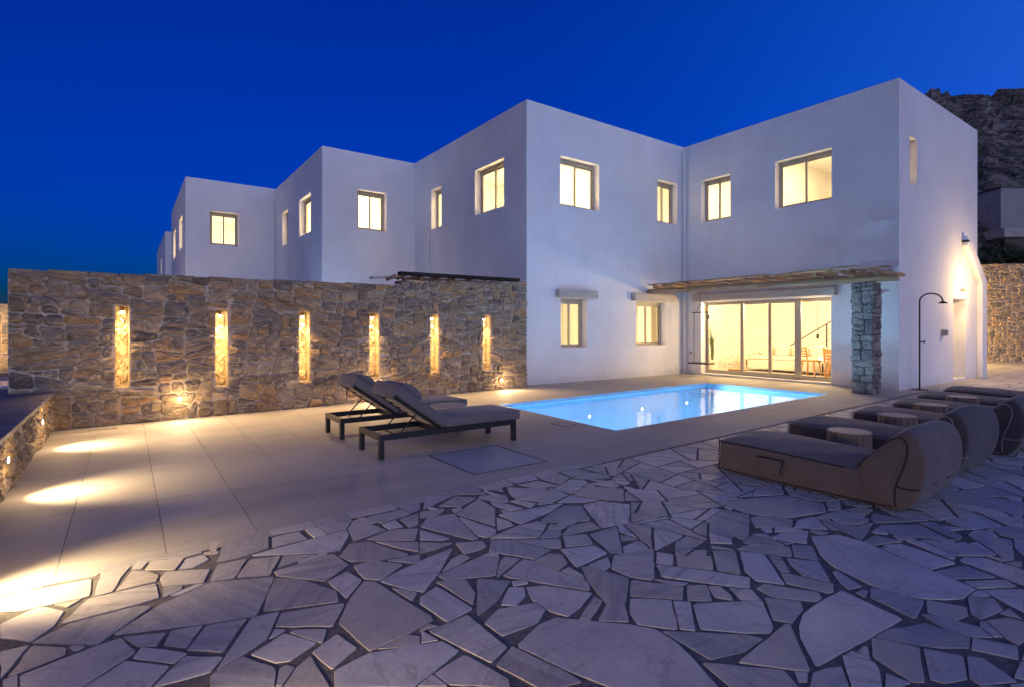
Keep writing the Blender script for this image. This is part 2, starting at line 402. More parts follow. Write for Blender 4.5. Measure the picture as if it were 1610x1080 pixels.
def rough(p, rng, step=.07, amp=.004, corner=.18):
    """cut the corners and wobble the edges"""
    n = len(p); out = []
    for i in range(n):
        a, b, c = p[i-1], p[i], p[(i+1) % n]
        la = math.hypot(a[0]-b[0], a[1]-b[1]); lc = math.hypot(c[0]-b[0], c[1]-b[1])
        k = min(corner*rng.uniform(.3, 1.2), .03/max(la, .01), .45); k2 = min(corner*rng.uniform(.3, 1.2), .03/max(lc, .01), .45)
        out.append((b[0]+(a[0]-b[0])*k, b[1]+(a[1]-b[1])*k)); p2 = (b[0]+(c[0]-b[0])*k2, b[1]+(c[1]-b[1])*k2); out.append(p2)
        e = (c[0]+(b[0]-c[0])*.1, c[1]+(b[1]-c[1])*.1); m = int(lc/step)
        for j in range(1, min(m, 7)):
            t = j/m; L = max(lc, 1e-4); w = rng.gauss(0, amp)
            out.append((p2[0]+(e[0]-p2[0])*t + (c[1]-b[1])/L*w, p2[1]+(e[1]-p2[1])*t-(c[0]-b[0])/L*w))
    return out
def stone_mesh(mb, p, depth, rng, frame, edge=.008, dome=.004, base=-.02, tilt=0):
    """p ccw polygon in the plane; frame maps (a, b, h) to 3D; adds a thick stone with chipped edges"""
    n = len(p); cx = sum(x for x, y in p)/n; cy = sum(y for x, y in p)/n
    r = max(math.hypot(x-cx, y-cy) for x, y in p)+1e-6
    tx, ty = rng.gauss(0, tilt), rng.gauss(0, tilt)
    def ring(k, h, j):
        o = []
        for x, y in p:
            d = math.hypot(x-cx, y-cy)+1e-6; s = max(.25, 1-k/d)
            xx, yy = cx+(x-cx)*s, cy+(y-cy)*s
            o.append(frame(xx, yy, h + (tx*(xx-cx)+ty*(yy-cy) + rng.gauss(0, j) if h > base else 0)))
        return o
    v = ring(0, base, 0)+ring(0, depth-edge*.8, dome*.5)+ring(edge, depth, dome*.6)
    f = []
    for q in range(2):
        for i in range(n): j = (i+1) % n; f.append((q*n+i, q*n+j, (q+1)*n+j, (q+1)*n+i))
    if dome > .006:
        v += ring(r*.38, depth+dome, dome*.6); v.append(frame(cx, cy, depth+dome*1.3))
        for i in range(n): j = (i+1) % n; f.append((2*n+i, 2*n+j, 3*n+j, 3*n+i)); f.append((3*n+i, 3*n+j, 4*n))
    else: f.append(tuple(range(2*n, 3*n)))
    mb.add(v, f)

# outlines of the paving stones that can be read off the photograph, in millimetres on the ground
TRACED_MM = [
[-8437,-6824,-8221,-6844,-8220,-6699,-8487,-6703],
[-8227,-7139,-8151,-7129,-8056,-6710,-8204,-6699],
[-8598,-7062,-8515,-7114,-8384,-7081,-8247,-7120,-8246,-6875,-8560,-6862,-8624,-6877],
[-8439,-6832,-8487,-6761,-8566,-6858],
[-8329,-7197,-8266,-7115,-8430,-7081],
[-8554,-7378,-8440,-7491,-8367,-7379,-8341,-7238,-8448,-7100,-8577,-7216],
[-8258,-7372,-8051,-7367,-7950,-7349,-7957,-7149,-8248,-7144,-8348,-7379],
[-7956,-7125,-7940,-7044,-7984,-6952,-8064,-6885,-8136,-7130],
[-8014,-6878,-7979,-6772,-8037,-6742,-8067,-6866],
[-7859,-7009,-7802,-6852,-7966,-6787,-8002,-6908],
[-7972,-6772,-7795,-6845,-7706,-6826,-7697,-6733,-7800,-6722,-8037,-6719],
[-7763,-7036,-7681,-6961,-7699,-6866,-7797,-6878,-7841,-7019],
[-7926,-7213,-7742,-7292,-7691,-7119,-7904,-7009,-7936,-7087],
[-7933,-7361,-7849,-7317,-7839,-7261,-7927,-7225],
[-8419,-7521,-8197,-7689,-7984,-7431,-8045,-7387,-8257,-7394,-8315,-7402,-8436,-7506],
[-8443,-7754,-8305,-7700,-8305,-7641,-8429,-7529,-8481,-7767],
[-8278,-7691,-8255,-7695,-8238,-7677,-8277,-7635,-8296,-7642],
[-8500,-7763,-8478,-7666,-8441,-7520,-8535,-7513],
[-8429,-7875,-8234,-8015,-8056,-7855,-8108,-7690,-8196,-7701,-8440,-7781],
[-8051,-7811,-7983,-7853,-7941,-7757,-8103,-7681],
[-7874,-7949,-7794,-7781,-7921,-7752,-7954,-7868],
[-7928,-8047,-7873,-7997,-8037,-7827,-8068,-7903],
[-8225,-8020,-8014,-8171,-7943,-8058,-8093,-7908],
[-7765,-7782,-7571,-7835,-7478,-7611,-7408,-7443,-7713,-7310,-7954,-7435,-8142,-7637],
[-7749,-8079,-7614,-7840,-7780,-7798,-7875,-7967],
[-8005,-8178,-7811,-8201,-7751,-8117,-7884,-8017],
[-7227,-8440,-7041,-8417,-6875,-8367,-6965,-7834,-7014,-7790,-7149,-7945,-7266,-8137],
[-7175,-8770,-7155,-8756,-7028,-8703,-6912,-8665,-6934,-8561,-7029,-8524,-7235,-8452,-7396,-8487,-7426,-8591],
[-6859,-8018,-6799,-8095,-6627,-7941,-6388,-7679,-6644,-7729,-6945,-7839],
[-6619,-9036,-6547,-9218,-6203,-9463,-6169,-9382,-6086,-9178,-6077,-9046,-6145,-8951,-6286,-8822,-6387,-8702,-6494,-8702,-6685,-8781],
[-5778,-8475,-5770,-8611,-5704,-8706,-5662,-8697,-5344,-8423,-5541,-8403,-5628,-8352],
[-5599,-9476,-5627,-9524,-5761,-9622,-5427,-9648,-5242,-9668,-5032,-9682,-4963,-9379,-5249,-9372,-5383,-9381,-5514,-9428],
[-5788,-9759,-5675,-9683,-5734,-9652,-5815,-9635,-5914,-9670],
[-4585,-9096,-4693,-9218,-4770,-9445,-4730,-9654,-4639,-9736,-4542,-9789,-4356,-9795,-4131,-9148,-4142,-9004,-4326,-8915],
[-5933,-8344,-5640,-8309,-5620,-8176,-5841,-8093],
[-6985,-7497,-6841,-7578,-6655,-7608,-6787,-7266,-6907,-7233,-7024,-7379],
[-7650,-7045,-7540,-7046,-7349,-6993,-7290,-6658,-7557,-6678],
[-7747,-8110,-7803,-8211,-7676,-8143,-7572,-8078,-7473,-7865,-7605,-7845],
[-7814,-8233,-7823,-8308,-7619,-8453,-7591,-8351,-7592,-8319,-7685,-8165,-7777,-8197],
[-7580,-8290,-7528,-8310,-7396,-8241,-7496,-8075,-7654,-8164],
[-7536,-8078,-7485,-8049,-7525,-8014,-7565,-8083],
[-7380,-8265,-7327,-8155,-7450,-8074,-7475,-8083],
[-7298,-8149,-7178,-7965,-7468,-7883,-7518,-7992],
[-7485,-7834,-7201,-7933,-7175,-7816,-7292,-7565,-7407,-7464,-7474,-7611,-7534,-7806],
[-7390,-7447,-7192,-7666,-7011,-7529,-7040,-7312,-7395,-7372],
[-7423,-7403,-7315,-7165,-7482,-7114,-7582,-7329],
[-7596,-7330,-7489,-7087,-7649,-7074,-7712,-7304],
[-7365,-7330,-7132,-7271,-7301,-7174],
[-7171,-7827,-7165,-7934,-7019,-7770,-7052,-7617,-7186,-7680],
[-7400,-8472,-7263,-8385,-7302,-8220,-7434,-8298],
[-7441,-8580,-7446,-8324,-7517,-8373,-7590,-8473],
[-7611,-8446,-7592,-8460,-7517,-8373,-7548,-8329,-7576,-8341],
[-7004,-7761,-6933,-7831,-6748,-7716,-6874,-7560,-6995,-7562],
[-6684,-7740,-6642,-7725,-6600,-7638,-6809,-7606],
[-6890,-8146,-6829,-8080,-6919,-7953],
[-7137,-8475,-7028,-8522,-6999,-8462,-7040,-8413,-7190,-8443],
[-6477,-7910,-6370,-7861,-6389,-7789,-6479,-7819,-6604,-7936],
[-6636,-8043,-6380,-8157,-6218,-7958,-6293,-7881,-6649,-7965],
[-6321,-8149,-6134,-8053,-6192,-7977,-6306,-8053,-6395,-8186],
[-6069,-8596,-6025,-8555,-6007,-8511,-6083,-8124,-6123,-8072,-6355,-8185],
[-6656,-8362,-6581,-8265,-6542,-8090,-6694,-8021],
[-6869,-8194,-6841,-8426,-6676,-8395,-6714,-8082,-6839,-8133],
[-6697,-8471,-6522,-8393,-6348,-8258,-6486,-8131],
[-6480,-8496,-6381,-8442,-6331,-8364,-6397,-8316,-6540,-8445],
[-6369,-8319,-6287,-8340,-6269,-8305,-6346,-8269],
[-6379,-8495,-6376,-8640,-6337,-8727,-6229,-8698,-6075,-8623,-6227,-8414,-6325,-8368],
[-6693,-8679,-6495,-8687,-6379,-8607,-6396,-8507,-6551,-8461,-6700,-8540],
[-6843,-8816,-6723,-8764,-6729,-8433,-6870,-8460,-6950,-8444],
[-6980,-8423,-6895,-8429,-6917,-8392,-6960,-8383],
[-7055,-8834,-6868,-8988,-6844,-8945,-6902,-8701,-7073,-8741],
[-6781,-9051,-6706,-9104,-6617,-9126,-6629,-9038,-6654,-8977,-6699,-8769,-6837,-8841],
[-6281,-8818,-6091,-8716,-6091,-8658,-6309,-8776],
[-6130,-8933,-6023,-8805,-6104,-8756,-6243,-8838],
[-6027,-8553,-6096,-8753,-6013,-8805,-5789,-8618,-5863,-8380,-5907,-8360],
[-6008,-8501,-5970,-8439,-5969,-8315,-6040,-8328],
[-6036,-8310,-5940,-8271,-5886,-8160,-5933,-8103,-6071,-8121],
[-5825,-8471,-5753,-8448,-5683,-8352,-5866,-8367],
[-5508,-8579,-5447,-8655,-5322,-8562,-5376,-8475],
[-5437,-8684,-5313,-8836,-5148,-8710,-5317,-8578],
[-5621,-8718,-5463,-8937,-5341,-9079,-5226,-9010,-5328,-8846,-5522,-8591],
[-5935,-8761,-5744,-8948,-5622,-8860,-5792,-8645],
[-5661,-8795,-5604,-8855,-5561,-8848,-5682,-8704],
[-5727,-8968,-5632,-9044,-5505,-8925,-5592,-8863],
[-5585,-9028,-5538,-9103,-5500,-9071,-5460,-8976,-5506,-8934],
[-5499,-9122,-5418,-9189,-5349,-9091,-5433,-9013],
[-6064,-8878,-6114,-8972,-5995,-9112,-5796,-8919,-5956,-8780],
[-5983,-9114,-5938,-9166,-5733,-8988,-5796,-8927],
[-5906,-9168,-5773,-9304,-5670,-9377,-5612,-9358,-5415,-9191,-5734,-9004],
[-6073,-9338,-5904,-9390,-5740,-9385,-5773,-9323,-5949,-9171,-6068,-9073],
[-5812,-9625,-5525,-9392,-5545,-9378,-5746,-9419,-5995,-9415],
[-5554,-9322,-5506,-9392,-5335,-9359,-5267,-9313,-5378,-9184],
[-5335,-9206,-5201,-9359,-5141,-9361,-5090,-9320,-5235,-9099,-5320,-9103],
[-5173,-8946,-5234,-9053,-5149,-9170,-4854,-8884,-4940,-8774],
[-5295,-8849,-5230,-8957,-4963,-8757,-5063,-8662],
[-5007,-9065,-4975,-9109,-4806,-8965,-4847,-8901],
[-4871,-9055,-4956,-9173,-4913,-9301,-4695,-9137,-4805,-9001],
[-5128,-9166,-5058,-9352,-5017,-9363,-4918,-9316,-4974,-9189,-5021,-9076],
[-5915,-9627,-5888,-9647,-5827,-9620,-5862,-9585],
[-6163,-9492,-5947,-9646,-5890,-9554,-6120,-9326],
[-4845,-8878,-4751,-9005,-4611,-8921,-4807,-8742,-4920,-8739],
[-4877,-9336,-4924,-9395,-4828,-9427,-4731,-9252,-4776,-9250],
[-4922,-9501,-4987,-9720,-4740,-9680,-4764,-9472,-4810,-9458],
[-4866,-9732,-4840,-9839,-4734,-9856,-4645,-9828,-4716,-9681],
[-4706,-9861,-4728,-9904,-4529,-9942,-4421,-9883,-4473,-9786],
[-5255,-9769,-5180,-9871,-5073,-9947,-4979,-9928,-5012,-9866,-4990,-9760,-5222,-9670,-5316,-9662],
[-5492,-9729,-5552,-9886,-5511,-9920,-5250,-9821,-5298,-9713,-5338,-9665],
[-5470,-9925,-5453,-9967,-5349,-10011,-5168,-9949,-5244,-9831],
[-5332,-10013,-5355,-10055,-5207,-10132,-5123,-10004,-5158,-9962],
[-5080,-9954,-5009,-10096,-4887,-10068,-4963,-9926],
[-4990,-9855,-4959,-9923,-4884,-9983,-4784,-9879,-4866,-9820,-4907,-9718],
[-4831,-10008,-4874,-10065,-4810,-10074,-4598,-10033,-4600,-9981,-4723,-9922],
[-5779,-9765,-5683,-9834,-5570,-9782,-5528,-9748,-5584,-9647],
[-5493,-9717,-5426,-9683,-5444,-9670,-5506,-9674],
[-5673,-9841,-5627,-9871,-5562,-9889,-5572,-9807],
[-4309,-9684,-4091,-9819,-4044,-9667,-4273,-9589],
[-4354,-9792,-4144,-9915,-4091,-9858,-4304,-9726],
[-4401,-9889,-4478,-10009,-4152,-9945,-4344,-9817],
[-4040,-9836,-4102,-9935,-3831,-9883,-3814,-9696,-3900,-9624,-3982,-9623],
[-4273,-9567,-4043,-9624,-3978,-9385,-4148,-9264],
[-4952,-9488,-4859,-9467,-4863,-9447,-4929,-9435],
[-4247,-8396,-4086,-8637,-3722,-8738,-3531,-8633,-3563,-8345,-4034,-8164,-4196,-8194],
[-4753,-8685,-4670,-8669,-4274,-8441,-4313,-8249,-4656,-8321],
[-4467,-8600,-4263,-8745,-4156,-8707,-4180,-8508,-4321,-8469],
[-4759,-9000,-4633,-8936,-4581,-8783,-4881,-8713],
[-4741,-9013,-4670,-9126,-4484,-8996,-4571,-8911],
[-4016,-8949,-4116,-9139,-3859,-9089,-3927,-8781],
[-4128,-9227,-3911,-9310,-3947,-9159,-4160,-9156],
[-4268,-9571,-4031,-9623,-3979,-9333,-4171,-9243],
[-4007,-9599,-3932,-9590,-3809,-9382,-3881,-9307],
[-3817,-9251,-3620,-9468,-3462,-9260,-3682,-9104,-3800,-9103],
[-3594,-9511,-3492,-9509,-3322,-9302,-3413,-9238],
[-3922,-9576,-3721,-9720,-3606,-9551,-3808,-9408],
[-3761,-8959,-3560,-8950,-3576,-8775,-3882,-8751],
[-3670,-9054,-3419,-9204,-3458,-8959,-3616,-9003],
[-3371,-9053,-3249,-9295,-3119,-9168,-3265,-8928],
[-2616,-9060,-2601,-9437,-2593,-9639,-2142,-9551,-2400,-9012],
[-3303,-9486,-3012,-9610,-2834,-9436,-3207,-9325],
[-2954,-9623,-2920,-9703,-2662,-9653,-2819,-9446],
[-3719,-9763,-3705,-9815,-3301,-9720,-3413,-9514],
[-3808,-8195,-3547,-8317,-3414,-8246,-3393,-8085,-3615,-8103],
[-3531,-8368,-3500,-8582,-3327,-8668,-3397,-8258],
[-3679,-8735,-3568,-8781,-3359,-8682,-3453,-8616],
[-4470,-8959,-4230,-8851,-4392,-8763,-4574,-8763],
[-4094,-8922,-3903,-8736,-4079,-8703,-4243,-8760],
[-5317,-8860,-5215,-8951,-4955,-8752,-5082,-8661],
[-6101,-6841,-5867,-6718,-6041,-6594,-6213,-6895],
[-5939,-6996,-5725,-6884,-5849,-6753,-6082,-6894],
[-5592,-6857,-5592,-6591,-5940,-6600],
[-5536,-6750,-5241,-6767,-5243,-6585,-5559,-6615],
[-5207,-6741,-5069,-6736,-5060,-6580,-5198,-6563],
[-5059,-6743,-4955,-6737,-4908,-6575,-5041,-6565],
[-5149,-6955,-4949,-6966,-4991,-6791,-5221,-6781],
[-4926,-6730,-4893,-6990,-4687,-6873,-4662,-6542,-4878,-6567],
[-4615,-6667,-4040,-6664,-4019,-6506,-4646,-6554],
[-4657,-6867,-4385,-6830,-4401,-6697,-4631,-6685],
[-5001,-7269,-4662,-7104,-4633,-7020,-4727,-6927,-5031,-7064],
[-4904,-7513,-4784,-7660,-4537,-7416,-4753,-7165,-5004,-7289],
[-5435,-6960,-5472,-7107,-5290,-7340,-5040,-7264,-5152,-6977,-5344,-6792],
[-5084,-7487,-4925,-7519,-5035,-7290,-5255,-7365],
[-4573,-7009,-4372,-7098,-4315,-7026,-4402,-6848,-4682,-6904],
[-4583,-7335,-4506,-7341,-4416,-7175,-4658,-7133],
[-5505,-7344,-5403,-7280,-5482,-7121,-5545,-7117],
[-5712,-7119,-5674,-7317,-5556,-7326,-5601,-7178,-5675,-7025],
[-6054,-7136,-5956,-7522,-5743,-7193,-5746,-7133,-5717,-6911,-5977,-7082],
[-5990,-7589,-5836,-7576,-5813,-7496,-5845,-7372],
[-6151,-7591,-6119,-7656,-5975,-7615,-6037,-7336,-6067,-7197],
[-6215,-7629,-6161,-7640,-6055,-7117,-6263,-7074,-6393,-7210],
[-5789,-7446,-5782,-7582,-5456,-7509,-5223,-7408,-5643,-7376,-5805,-7331],
[-5834,-7860,-5626,-7694,-5650,-7612,-5835,-7608,-6116,-7673],
[-5636,-7655,-5324,-7828,-5148,-7541,-5257,-7463,-5439,-7521,-5610,-7607],
[-5364,-7975,-5121,-8022,-4812,-7741,-4940,-7549,-5128,-7535],
[-5624,-7938,-5371,-7970,-5335,-7853,-5502,-7814,-5675,-7916],
[-5785,-8082,-5612,-8153,-5530,-8005,-5687,-7936],
[-5619,-8312,-5556,-8357,-5255,-8022,-5516,-8016],
[-6064,-8113,-5900,-8063,-5914,-8028,-6024,-7779,-6113,-7702,-6227,-7854],
[-5887,-8034,-5823,-8080,-5728,-7963,-6010,-7775],
[-6375,-7798,-6251,-7800,-6196,-7776,-6171,-7688,-6334,-7612],
[-6595,-7628,-6506,-7631,-6348,-7602,-6518,-7468],
[-6498,-7427,-6376,-7528,-6325,-7524,-6420,-7267],
[-5698,-7942,-5620,-7838,-5698,-7782,-5827,-7865],
[-5612,-7829,-5542,-7817,-5607,-7708,-5679,-7766],
[-6100,-7013,-6062,-6965,-6260,-6935,-6382,-7187],
[-5607,-7114,-5564,-7125,-5482,-6971,-5787,-6776],
[-6965,-6968,-6843,-6966,-6740,-6802,-6746,-6643,-6982,-6663],
[-6726,-6761,-6368,-6767,-6370,-6631,-6733,-6634],
[-6323,-6909,-6227,-6867,-6097,-6598,-6350,-6624],
[-7276,-6775,-6988,-6786,-7005,-6646,-7283,-6667],
[-7103,-6983,-7119,-6814,-7293,-6819,-7325,-6996],
[-7061,-6985,-6976,-6975,-6984,-6804,-7073,-6787],
[-7077,-7273,-6984,-7290,-6857,-7074,-6843,-6981,-7012,-6992,-7472,-7051],
[-6812,-7077,-6905,-7205,-6613,-7130,-6697,-6816,-6797,-6827,-6822,-6889],
[-6587,-6993,-6330,-6922,-6349,-6799,-6639,-6807],
[-6594,-7129,-6491,-7141,-6483,-6985,-6597,-7018],
[-6459,-7179,-6365,-7152,-6267,-6949,-6454,-6989],
[-6531,-7418,-6417,-7239,-6591,-7146,-6794,-7217],
[-6669,-7477,-6587,-7610,-6525,-7463,-6758,-7283],
[-7657,-6810,-7628,-6843,-7575,-6687,-7641,-6666]]


# ------------------------------------------------------------------ ground, terrace, paving
def structure(mb, name, m, **k): return tag(mb.build(name, m, **k), kind='structure')
GROUND = m_simple('dry_ground', (.10, .085, .06), .95, .4, .4, .6, .05)
b = MB(); S = 4000
b.add([(-S, -S, -2.2), (S, -S, -2.2), (S, S, -2.2), (-S, S, -2.2)], [(0, 1, 2, 3)])
structure(b, 'terrain', GROUND)
PX = dict(a=(-2.50, -2.42), b=(-2.61, -5.49), c=(4.27, -5.20), d=(4.19, -2.17))
def bline(x): return -6.40-.043*(1.7-x)          # line between cement terrace and crazy paving
# bedding under everything, with the pool left open
b = MB()
b.box(-9.6, -2.62, -6.9, 1.3, -.30, -.010); b.box(-2.62, 4.28, -2.15, 1.3, -.30, -.010); b.box(4.28, 26, -7.2, 1.3, -.30, -.010)
b.box(-2.62, 4.28, -7.2, -5.5, -.30, -.010); b.box(-40, 0.3, 1.3, 30, -.3, -.010); b.box(11.6, 26, 1.3, 16, -.3, -.010)
structure(b, 'ground_bedding', GMORT)
b = MB(); b.box(-13, 30, -22, -6.2, -.28, -.0038); pav = structure(b, 'flagstone_paving', GMORT)

terr = empty('terrace', (0, 0, 0)); tag(terr, kind='structure')
rngt = random.Random(3)
holes = [[(-5.375, -6.275), (-4.46, -6.275), (-4.46, -5.29), (-5.375, -5.29)], [PX['b'], PX['c'], PX['d'], PX['a']]]
holes[1] = [(-2.61-.0, -5.49), (4.27, -5.20), (4.19, -2.17), (-2.50, -2.42)]
xs = [-8.93, -8.87+.0]; 
cols = [-8.93]; L1 = -8.42
# joints (v direction) measured in the photograph; 0.53 m modules on the left, large seamless bays round the pool
cols += [L1+.535*i for i in range(0, 7)]; cols += [-4.0, -1.3, 1.9, 4.9, 6.17]
slab_polys = []
for i in range(len(cols)-1):
    x0, x1 = cols[i]+.002, cols[i+1]-.002
    near = lambda x: bline(x)+.006
    rows = [None, -5.42, -4.08, -2.74, -1.40, 1.25] if x1 < -5 else [None, -1.9, 1.25]
    for j in range(len(rows)-1):
        y0 = rows[j]; y1 = rows[j+1]-.003
        p = [(x0, near(x0) if y0 is None else y0+.003), (x1, near(x1) if y0 is None else y0+.003), (x1, y1), (x0, y1)]
        pcs = [p]
        for h in holes: pcs = [r for q in pcs for r in minus(q, h)]
        slab_polys.append([q for q in pcs if abs(area(q)) > .001])
for pcs in slab_polys:
    if not pcs: continue
    mb = MB()
    for p in pcs:
        n = len(p); mb.add([(x, y, -.02) for x, y in p]+[(x, y, 0) for x, y in p], [tuple(range(n, 2*n))]+[(i, (i+1) % n, n+(i+1) % n, n+i) for i in range(n)])
    mb.build('paving_slab', SLAB, terr)
# back court to the right of the villa
b = MB(); b.add([(6.17, -6.2, 0), (24, -7.0, 0), (24, 16, 0), (11.85, 16, 0), (11.85, -5.83, 0), (6.17, -5.83, 0)], [(0, 1, 2, 3, 4, 5)])
structure(b, 'court_pavement', SLAB)
# access hatch
ht = empty('access_hatch', (-4.915, -5.78, 0), 0, 'square blue-grey stone access hatch flush in the terrace in front of the cushioned sun loungers', 'hatch')
b = MB(); b.box(-.44, .44, -.475, .475, -.02, .001); b.build('hatch_lid', m_simple('hatch_stone', (.28, .31, .37), .6, 2, .12), ht)
b = MB()
for a in ((-.457, -.447, -.49, .483), (.45, .457, -.49, .483), (-.447, .45, -.49, -.482), (-.447, .45, .478, .483)): b.box(*a, -.02, .003)
b.build('hatch_frame', CORTEN, ht)
sk = empty('skimmer_lid', (-2.86, -4.68, .0), R(2), 'small square skimmer lid outlined in the deck at the near end of the pool', 'lid')
b = MB(); b.box(-.11, .11, -.13, .13, .0, .004); b.build('lid_plate', SLAB, sk)
b = MB()
for a in ((-.122, -.112, -.142, .142), (.112, .122, -.142, .142), (-.112, .112, -.142, -.132), (-.112, .112, .132, .142)): b.box(*a, 0, .006)
b.build('lid_rim', CORTEN, sk)
dr = empty('floor_drain', (-8.36, -1.25, 0), R(8), 'short dark slot drain in the terrace near the left end of the lit stone wall', 'drain')
b = MB(); b.box(-.16, .16, -.015, .015, 0, .004); b.build('drain_slot', DARKMET, dr)

# crazy paving: stones read off the photograph first, then broken stones that fill in between
def trim(p, h, gap):
    """cut convex p back along one straight line so that it clears convex h by gap"""
    if min(x for x, _ in p)-gap > max(x for x, _ in h) or max(x for x, _ in p)+gap < min(x for x, _ in h): return p
    if min(y for _, y in p)-gap > max(y for _, y in h) or max(y for _, y in p)+gap < min(y for _, y in h): return p
    best = None; A = area(p)
    for i in range(len(h)):
        a, b = h[i], h[(i+1) % len(h)]; L = math.hypot(b[0]-a[0], b[1]-a[1])
        if L < 1e-6: continue
        n = ((b[1]-a[1])/L, -(b[0]-a[0])/L); q = clip(p, (a[0]+n[0]*gap, a[1]+n[1]*gap), n, -1)
        if len(q) > 2 and (best is None or area(q) > best[0]): best = (area(q), q)
    for i in range(len(p)):
        a, b = p[i], p[(i+1) % len(p)]; L = math.hypot(b[0]-a[0], b[1]-a[1])
        if L < 1e-6: continue
        n = ((b[1]-a[1])/L, -(b[0]-a[0])/L); m_ = min((x-a[0])*n[0]+(y-a[1])*n[1] for x, y in h)-gap
        if m_ >= 0: return p
        q = clip(p, (a[0]+n[0]*m_, a[1]+n[1]*m_), n, 1)
        if len(q) > 2 and (best is None or area(q) > best[0]): best = (area(q), q)
    return best[1] if best else []
rf = random.Random(11); traced = []
for t in TRACED_MM:
    p = [(t[i]/1000, t[i+1]/1000) for i in range(0, len(t), 2)]
    if area(p) < 0: p.reverse()
    p = hull(p); dd = ((sum(a for a, _ in p)/len(p)+8.089)*.5807+(sum(b_ for _, b_ in p)/len(p)+10.714)*.8141)
    if area(p) <= 0: continue
    a0_ = area(p)
    for h in traced: p = trim(p, h, min(.018, .0005+.0027*dd))
    p = clean(p, .003) if len(p) > 2 else []
    if len(p) < 3 or area(p) < .35*a0_: continue
    traced.append(p)
field = [(-12, -16), (16, -16), (16, -5.9), (6.2, -6.206), (1.7, -6.40), (-8.9, bline(-8.9)), (-12, bline(-12))]
cam_f = (math.sin(R(35.5)), math.cos(R(35.5))); CP = (-8.089, -10.714)
def depth_of(x, y): return (x-CP[0])*cam_f[0]+(y-CP[1])*cam_f[1]
def seen(p):
    x = sum(a for a, _ in p)/len(p); y = sum(b_ for _, b_ in p)/len(p)
    Y = depth_of(x, y); X = (x-CP[0])*cam_f[1]-(y-CP[1])*cam_f[0]
    if Y < 1.6: return 0, Y, X
    if abs(X/Y) > 1.05: return 0, Y, X
    return abs(area(p))*850*850*1.4/Y**3, Y, X
fieldh = hull(field); cells = []
split(fieldh, .095, 'crazy', cells, rf)
hulls = [hull(p) for p in traced]
hulls = [h if area(h) > 0 else h[::-1] for h in hulls]
edgecut = [[(-12.1, bline(-12.1)), (-8.9, bline(-8.9)), (1.7, -6.40), (6.2, -6.206), (16.1, -5.9), (16.1, 5), (-12.1, 5)]]
cells = [q for c_ in cells for q in minus(c_, hull(edgecut[0]))]
fill = []
for c_ in cells:
    pcs = [c_]
    for h in hulls:
        pcs = [r for q in pcs for r in minus(q, h)]
        if not pcs: break
    for q in pcs:
        q = inset(q, min(.011, .003+.0014*max(1, depth_of(q[0][0], q[0][1]))) + rf.random()*.003)
        if len(q) < 3: continue
        q = clean(q, .004)
        if len(q) < 3: continue
        A = abs(area(q)); per = sum(math.hypot(q[i][0]-q[i-1][0], q[i][1]-q[i-1][1]) for i in range(len(q)))
        if A > .0012 and A/per > .0125: fill.append(q)
allst = [(seen(p)[0]*3, p, True) for p in traced] + [(seen(p)[0], p, False) for p in fill]
allst.sort(key=lambda t: -t[0])
rest = MB(); nparts = 0
for i, (s_, p, tr) in enumerate(allst):
    if area(p) < 0: p = p[::-1]
    cx = sum(x for x, y in p)/len(p); cy = sum(y for x, y in p)/len(p)
    top = rf.uniform(.0002, .0022)
    if seen(p)[0] == 0 and depth_of(cx, cy) < .2: pass
    q = rough(p, rf, .08, .0022, .06) if (i < 300) else p
    if i < 300:
        mb = MB(); stone_mesh(mb, [(x-cx, y-cy) for x, y in q], top, rf, lambda a, c_, h: (a, c_, h), .0014, .0003, -.03, .001)
        o = mb.build('flagstone', FLAG, pav); o.location = (cx, cy, 0)
    else: stone_mesh(rest, q, top, rf, lambda a, c_, h: (a, c_, h), .0014, .0002, -.03, .0008)
o = rest.build('flagstone_remainder', FLAG_I, pav); tag(o, kind='stuff')

# ------------------------------------------------------------------ pool
b = MB(); D = 1.35; w = .06
P = [(-2.61, -5.49), (4.27, -5.20), (4.19, -2.17), (-2.50, -2.42)]
vs = [(x, y, -.009) for x, y in P]+[(x, y, -D) for x, y in P]
b.add(vs, [(4, 5, 6, 7)]+[(i, i+4, (i+1) % 4+4, (i+1) % 4) for i in range(4)])
structure(b, 'pool_basin', POOLT)
b = MB()
for i in range(4):                # thin coping lip round the water
    p, q = Vector((*P[i], 0)), Vector((*P[(i+1) % 4], 0)); d = (q-p).normalized(); n_ = Vector((-d.y, d.x, 0))
    a = [p, q, q+n_*.02, p+n_*.02]
    b.add([(v.x, v.y, -.06) for v in a]+[(v.x, v.y, .002) for v in a], [(4, 5, 6, 7), (2, 3, 7, 6), (0, 3, 2, 1), (0, 1, 5, 4)])
structure(b, 'pool_coping', m_simple('coping_stone', (.3, .36, .42), .4, 5, .1))
b = MB(); b.add([(P[0][0]+.002, P[0][1]+.002, -.075), (P[1][0]-.002, P[1][1]+.002, -.075), (P[2][0]-.002, P[2][1]-.002, -.075), (P[3][0]+.002, P[3][1]-.002, -.075)], [(0, 1, 2, 3)])
structure(b, 'pool_water', WATER)
